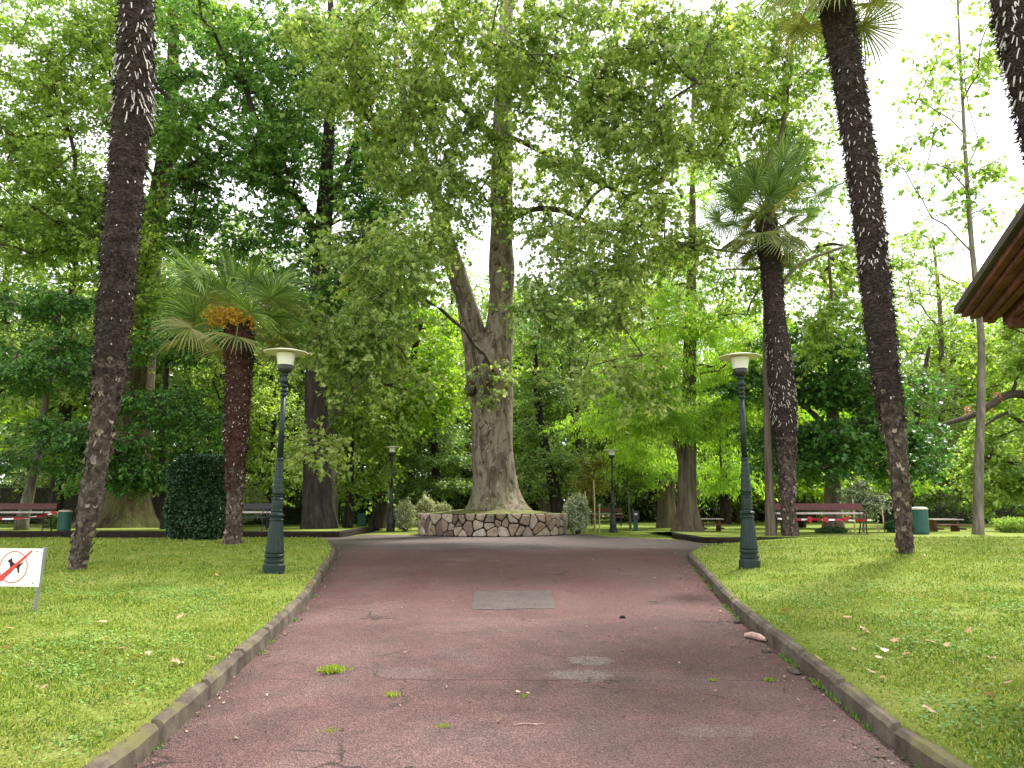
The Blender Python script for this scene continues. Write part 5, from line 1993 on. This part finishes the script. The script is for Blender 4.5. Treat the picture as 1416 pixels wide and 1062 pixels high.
# ------------------------------------------------------------------ wooden pavilion roof, upper right
def pavilion():
    e = P(1323, 425, 6.4)
    k2 = 6.4 * .652
    e2 = P(1416, 287, k2)
    A = Vector((e2.x - e.x, e2.y - e.y, 0)).normalized()      # along the eave, towards the camera
    B = Vector((-A.y, A.x, 0))                                # inwards, to the right
    if B.x < 0:
        B = -B
    L, D = 4.4, 3.8
    g = ztop(e.x + 2, 5.5)
    base = Vector((e.x, e.y, g))
    root = thing('pavilion', 'brown wooden pavilion with layered eave boards at the right edge above the lawn', 'pavilion', base)

    def W(a, b, z):
        return e + A * a + B * b + Vector((0, 0, z)) - base

    def beam(mb, a0, a1, b0, b1, z0, z1, skew=0.0, mi=0):
        vs = []
        for z in (z0, z1):
            vs += [W(a0 + (skew if z == z0 else 0), b0, z), W(a1, b0, z), W(a1, b1, z), W(a0 + (skew if z == z0 else 0), b1, z)]
        mb.add(vs, [(0, 3, 2, 1), (4, 5, 6, 7), (0, 1, 5, 4), (1, 2, 6, 5), (2, 3, 7, 6), (3, 0, 4, 7)], mi)

    sl = .42
    mb = MB()
    # hipped roof with a real thickness
    hx, hz = D / 2, D / 2 * sl
    up = [W(-.02, -.02, .0), W(L, -.02, .0), W(L, D, .0), W(-.02, D, .0), W(hx, hx, hz), W(L - hx, hx, hz)]
    lo = [p - Vector((0, 0, .055)) for p in up[:4]]
    mb.add(up + lo, [(0, 1, 5, 4), (1, 2, 5), (2, 3, 4, 5), (3, 0, 4), (0, 6, 7, 1), (1, 7, 8, 2), (2, 8, 9, 3), (3, 9, 6, 0), (6, 9, 8, 7)])
    mb.build('roof', M['roof_tile'], root)
    # eave boards stepping inwards and down, with dark joints between them
    prof = [(.025, .075, .052, .095, .00), (.082, .115, .060, .125, .02), (.122, .165, .060, .120, .03), (.172, .198, .060, .165, .05), (.205, .250, .060, .178, .05), (.257, .290, .060, .150, .10), (.297, .345, .060, .215, .12), (.352, .392, .060, .235, .17), (.398, .47, .060, .20, .17)]
    for (b0, b1, z0, z1, a0) in prof:
        mb = MB()
        n = 9
        for j in range(n):
            aa, ab = a0 + (L - 2 * a0) * j / n, a0 + (L - 2 * a0) * (j + 1) / n
            w0 = .004 * math.sin(j * 7 + b0 * 90)
            beam(mb, aa, ab - .003, b0 + w0, b1 + w0, -z1, -z0 + .003, .012 if j == 0 else 0)
        mb.build('eave_board', M['wood'], root)
    mb = MB()
    for b0 in (.52, D - .66):
        beam(mb, .22, L - .22, b0 - .03, b0 + .14, -.34, -.14)
    mb.build('wall_plate', M['wood'], root)
    mb = MB()
    for a0 in (.30, L - .44):
        mb = MB()
        beam(mb, a0, a0 + .14, .30, D - .3, -.283, -.12)
        mb.build('tie_beam', M['wood'], root)
    mb = MB()
    beam(mb, .20, .30, .62, .95, -.235, -.165)
    mb.build('wood_block', M['stake'], root)
    mb = MB()
    beam(mb, .3, L - .3, .30, D - .3, -.118, -.085)
    mb.build('ceiling_board', M['wood'], root)
    for (a, b) in ((.40, .95), (.40, D - .6), (L - .4, .95), (L - .4, D - .6)):
        q = e + A * a + B * b
        gz = ztop(q.x, q.y)
        mb = MB()
        mb.box(Vector((q.x, q.y, (gz - .1 + e.z - .29) / 2)) - base, (.13, .13, e.z - .29 - gz + .1), rot=Matrix.Rotation(math.atan2(A.y, A.x), 3, 'Z'))
        mb.build('post', M['wood'], root)


pavilion()

# ------------------------------------------------------------------ small far buildings seen between trunks
root = thing('park_kiosk', 'small pale kiosk with dark green roof far behind the leaning trunk', 'kiosk', (P(520, 725, 52).x, 52, -.02))
mb = MB()
mb.box((0, 0, 1.15), (3.2, 2.6, 2.3))
mb.build('wall', M['house_wall'], root)
mb = MB()
mb.add([(-2, -1.7, 2.3), (2, -1.7, 2.3), (2, 1.7, 2.3), (-2, 1.7, 2.3), (-.5, 0, 3.5), (.5, 0, 3.5)], [(0, 3, 2, 1), (0, 1, 5, 4), (1, 2, 5), (2, 3, 4, 5), (3, 0, 4)])
mb.build('roof', M['house_roof'], root)
mb = MB()
mb.box((.3, -1.31, 1.0), (.8, .04, 1.9))
mb.build('door', M['house_roof'], root)
root = thing('garden_fence', 'dark green slatted fence far behind the thin trunks left of the planter', 'fence', (P(500, 725, 47).x, 47, -.02))
mb = MB()
for k in range(26):
    mb.box((-2 + k * .16, 0, .6), (.1, .03, 1.2))
mb.box((0, .03, .95), (4.1, .03, .08))
mb.box((0, .03, .3), (4.1, .03, .08))
mb.build('slat_panel', M['fence_green'], root)
for x in (-2.1, 0, 2.1):
    mb = MB()
    mb.box((x, .08, .65), (.1, .1, 1.3))
    mb.build('post', M['fence_green'], root)

# ------------------------------------------------------------------ grass
def grass():
    rng = np.random.default_rng(5)
    P_, A_, S_ = [], [], []
    bands = ((2.2, 4.5, 7500, .032), (4.5, 6.5, 5200, .033), (6.5, 9, 2600, .037), (9, 13, 1100, .042), (13, 21.4, 400, .046))
    for side in (-1, 1):
        for (y0, y1, dens, h) in bands:
            wmax = y1 * .70 + 1.5
            n = int((y1 - y0) * (wmax - 1.8) * dens)
            y = rng.uniform(y0, y1, n)
            x = rng.uniform(1.4, wmax, n)
            if side < 0:
                x = -x
                kk = np.interp(y, _k, _klx) - KW + .045
                ok = x < kk - np.abs(rng.normal(size=n)) * .01
                ok |= (x < kk + .05) & (rng.random(n) < .12)
            else:
                ok = y < 17.5
                kk = np.interp(y, _k, _krx) + KW - .045
                ok &= x > kk + np.abs(rng.normal(size=n)) * .015
            x, y = x[ok], y[ok]
            z = np.array([(zlawnL(a, b) if side < 0 else zlawnR(a, b)) for a, b in zip(x, y)]) + .01
            hv = np.array([noise.noise(Vector((a * 1.7, b * 1.7, 4))) for a, b in zip(x, y)])
            thin = np.array([noise.noise(Vector((a * 4.5, b * 4.5, 9))) + .6 * noise.noise(Vector((a * 1.1, b * 1.1, 2))) for a, b in zip(x, y)])
            keep = rng.random(len(x)) < np.clip(1.15 - 1.5 * np.maximum(0, thin), .15, 1)
            x, y, z, hv = x[keep], y[keep], z[keep], hv[keep]
            P_.append(np.stack([x, y, z], 1))
            S_.append(h * rng.uniform(.4, 1.3, len(x)) * (1 + .7 * hv))
    p = np.concatenate(P_)
    s = np.concatenate(S_)
    n = len(p)
    th = rng.uniform(0, 2 * PI, n)
    side = np.stack([np.cos(th), np.sin(th), np.zeros(n)], 1)
    lean = rng.normal(size=(n, 3)) * .6
    lean[:, 2] = 1
    lean = unit(lean)
    wd = (.0022 + p[:, 1] * .00042) * rng.uniform(.7, 1.3, n)
    tip = p + lean * s[:, None] * 1.1
    tip[:, 2] -= s * .25 * np.hypot(lean[:, 0], lean[:, 1])
    mid = p + lean * s[:, None] * .5 + np.array([0, 0, .15]) * s[:, None]
    V = np.stack([p - side * wd[:, None], p + side * wd[:, None], mid + side * wd[:, None] * .8, mid - side * wd[:, None] * .8, tip], 1).reshape(-1, 3)
    idx = (np.arange(n)[:, None] * 5 + np.array([0, 1, 2, 3, 3, 2, 4])[None]).ravel()
    sizes = np.tile([4, 3], n)
    tag(link('grass', mesh_np('grass', V, sizes, idx, [M['lawn_blade']])), 'short bright yellow green lawn grass', 'grass', kind='stuff')
    # clover patches
    q = []
    for k in range(150):
        sd_ = rng.choice([-1, 1])
        cy = rng.uniform(3, 10)
        cx = sd_ * rng.uniform(1.8, cy * .7 + 1.2)
        m = int(rng.uniform(60, 260))
        pp = np.stack([cx + rng.normal(size=m) * .16, cy + rng.normal(size=m) * .2], 1)
        for a, b in pp:
            if sd_ < 0 and a < kerbL(b) - KW - .02:
                q.append((a, b, zlawnL(a, b) + rng.uniform(.02, .045)))
            elif sd_ > 0 and a > kerbR(b) + KW + .02:
                q.append((a, b, zlawnR(a, b) + rng.uniform(.02, .045)))
    q = np.array(q)
    m = len(q)
    ax = rng.normal(size=(m, 3))
    ax[:, 2] *= .3
    nr = rng.normal(size=(m, 3)) * .35
    nr[:, 2] += 1
    v, s_, i = leaves_geo(q, ax, nr, rng.uniform(.012, .026, m), T_ROUND)
    tag(link('clover', mesh_np('clover', v, s_, i, [M['clover']])), 'clover leaves growing through the lawn grass', 'clover', kind='stuff')
    print('grass', n, 'clover', m)


grass()


# weeds in the path
def tuft(px, py, r, h, n, seed, label, road=True):
    rng = np.random.default_rng(seed)
    c = on_road(px, py)
    p = np.stack([rng.normal(size=n) * r, rng.normal(size=n) * r * .9, np.zeros(n)], 1)
    lean = rng.normal(size=(n, 3)) * .45
    lean[:, 2] = 1
    v, s_, i = leaves_geo(p, lean, rng.normal(size=(n, 3)), h * rng.uniform(.5, 1.2, n), T_NARROW)
    o = link('grass_tuft', mesh_np('grass_tuft', v, s_, i, [M['grass_blade']]))
    o.location = (c.x, c.y, zroad(c.y) + .002)
    tag(o, label, 'grass tuft')


tuft(461, 929, .045, .05, 420, 1, 'largest bright grass tuft growing in the path on the left half')
tuft(543, 963, .025, .035, 60, 2, 'small weed in the path right of the largest grass tuft')
tuft(457, 1012, .035, .02, 80, 3, 'flat mossy weed in the path below the largest grass tuft')
tuft(614, 1006, .02, .025, 50, 4, 'tiny weed near the centre of the path foreground')
tuft(726, 964, .02, .025, 40, 5, 'tiny weed below the pale worn spot on the path')
tuft(1138, 950, .018, .05, 110, 6, 'weed sprouting at the foot of the right kerb, upper one')
tuft(1188, 985, .012, .05, 150, 7, 'weed sprouting at the foot of the right kerb, lower one')
tuft(1065, 942, .018, .03, 120, 8, 'low weed in the path joint near the right kerb')
tuft(985, 942, .010, .02, 120, 9, 'low weed in the path joint right of the worn spot')

# fallen leaves on the lawns and the path
def dry_mesh(seed):
    rng = np.random.default_rng(seed)
    tv, tf = T_PALM if seed % 2 else T_OVAL
    v = tv.copy() * .085
    v[:, 1] -= .04
    v[:, 2] = .012 * np.sin(v[:, 0] * 60 + seed) + .35 * np.abs(v[:, 0]) + .012
    return mesh_np('fallen_leaf', v, [len(f) for f in tf], [i for f in tf for i in f], [M['dry_leaf']])


DM = [dry_mesh(s) for s in (1, 2, 3)]
rnd = random.Random(4)
LEAFPX = [(1222, 907), (1240, 893), (1288, 896), (1310, 900), (1215, 918), (1222, 946), (1205, 938), (1196, 880), (1172, 862), (1140, 872), (1118, 848), (1085, 852), (1285, 995), (1368, 972), (1312, 845), (1395, 955), (1255, 912), (1180, 905), (1130, 920), (1370, 918), (1340, 880),
          (12, 878), (205, 912), (140, 868), (168, 905), (190, 917), (292, 918), (60, 960), (8, 905), (250, 860), (240, 925), (1278, 772), (1150, 800), (170, 760), (95, 810), (300, 800)]
for (px, py) in LEAFPX:
    p = on_top(px, py)
    o = link('fallen_leaf', rnd.choice(DM))
    o.location = (p.x, p.y, ztop(p.x, p.y) + .035)
    s = rnd.uniform(.6, 1.3)
    o.scale = (s, s, s)
    o.rotation_euler = (rnd.uniform(-.5, .5), rnd.uniform(-.5, .5), rnd.uniform(0, 6.28))
    tag(o, 'dry brown leaf lying on the lawn', 'leaf', 'fallen leaves scattered on the lawns')
for (px, py) in [(730, 962), (717, 960), (495, 846), (560, 748), (468, 760), (488, 768), (1012, 895), (655, 766), (690, 1000), (560, 905), (820, 775), (905, 800)]:
    p = on_road(px, py)
    o = link('fallen_leaf', rnd.choice(DM))
    o.location = (p.x, p.y, zroad(p.y) + .012)
    s = rnd.uniform(.3, .5)
    o.scale = (s, s, s)
    o.rotation_euler = (rnd.uniform(-.2, .2), rnd.uniform(-.2, .2), rnd.uniform(0, 6.28))
    tag(o, 'small dry leaf lying on the red path', 'leaf', 'small leaves scattered on the path')

def litter():
    rng = np.random.default_rng(91)
    pos = []
    for k in range(1500):
        y = 3.5 + 14 * rng.random() ** 1.3
        if rng.random() < .62:
            x = kerbR(min(y, 16)) - abs(rng.normal()) * .16 - .01
        else:
            x = kerbL(y) + abs(rng.normal()) * .07 + .01
        pos.append((x, y, zroad(y) + .006 + rng.random() * .006))
    for k in range(500):
        y = 3.6 + 16 * rng.random()
        pos.append((rng.uniform(kerbL(y), kerbR(min(y, 16))), y, zroad(y) + .008))
    pos = np.array(pos)
    ax = rng.normal(size=pos.shape)
    ax[:, 2] *= .15
    nr = rng.normal(size=pos.shape) * .35
    nr[:, 2] += 1
    v, s_, i = leaves_geo(pos, ax, nr, .006 + .03 * rng.random(len(pos)) ** 3, T_BOOT)
    tag(link('litter', mesh_np('litter', v, s_, i, [M['boot'], M['dry_leaf']], (rng.random(len(s_)) < .25).astype(int))), 'crumbs of bark and leaf litter along the kerbs and path', 'litter', kind='stuff')
    # moss and small weeds rooted along the kerb foot
    p, a = [], []
    for k in range(70):
        y = 3.6 + 10 * rng.random() ** 1.5
        x = (kerbR(min(y, 16)) - .015) if rng.random() < .7 else (kerbL(y) + .015)
        m = int(rng.uniform(6, 34))
        for j in range(m):
            p.append((x + rng.normal() * .012, y + rng.normal() * .035, zroad(y) + .004))
            a.append((rng.normal() * .5, rng.normal() * .5, 1))
    p, a = np.array(p), np.array(a)
    v, s_, i = leaves_geo(p, a, rng.normal(size=p.shape), rng.uniform(.012, .045, len(p)), T_NARROW)
    tag(link('weeds', mesh_np('weeds', v, s_, i, [M['clover']])), 'small weeds and moss rooted in the kerb joints', 'weeds', kind='stuff')


litter()
# gutter debris by the right kerb, a dark stone and twigs on the path
c = on_road(1046, 886)
mb = MB()
mb.tube([(-.06, .14, .03), (-.02, .05, .045), (.02, -.03, .04), (.05, -.12, .03)], [.018, .03, .028, .014], 8, fn=lambda i, th, p: 1 + .25 * noise.noise(Vector((th, p.y * 20, 0))))
o = mb.build('wood_fragment', M['wood_chip'])
o.location = (c.x, c.y, zroad(c.y))
tag(o, 'pinkish broken piece of wood lying in the gutter by the right kerb', 'wood piece')
for (px, py, sx, sy, lab) in ((1020, 862, .045, .03, 'dark broken asphalt lump above the pink wood piece by the right kerb'), (1060, 903, .05, .035, 'dark broken asphalt lump just below the pink wood piece'), (1098, 930, .045, .10, 'long dark asphalt lump beside the lower right kerb'), (861, 855, .035, .025, 'single black stone lying on the open path')):
    p = on_road(px, py)
    rng2 = random.Random(px)
    mb = MB()
    mb.lathe([(.3, -.2), (.85, 0), (1, .3), (.7, .75), (.25, .9)], 9, fn=lambda th, z: 1 + .3 * noise.noise(Vector((math.cos(th) * 2 + px, math.sin(th) * 2, z * 2))))
    mb.v = [(a * sx, b * sy, cc * .035) for a, b, cc in mb.v]
    o = mb.build('asphalt_lump', flat('lump%d' % px, (.05, .035, .03) if px != 861 else (.01, .01, .01), .9, bump=.6))
    o.location = (p.x, p.y, zroad(p.y))
    tag(o, lab, 'stone')
for (px, py, L, rz, lab) in ((732, 1003, .10, .1, 'short thin twig lying in the centre foreground of the path'),):
    p = on_road(px, py)
    mb = MB()
    mb.tube([(-L, 0, .006), (-L * .3, .01, .01), (L * .3, -.004, .008), (L, .012, .006)], [.003, .004, .0035, .002], 5)
    mb.tube([(L * .2, 0, .008), (L * .5, -.03, .01)], [.003, .0015], 5)
    o = mb.build('twig', M['wood_chip'])
    o.location = (p.x, p.y, zroad(p.y))
    o.rotation_euler = (0, 0, rz)
    tag(o, lab, 'twig')
print('objects', len(COL.objects), 'polys', sum(len(m.polygons) for m in bpy.data.meshes))
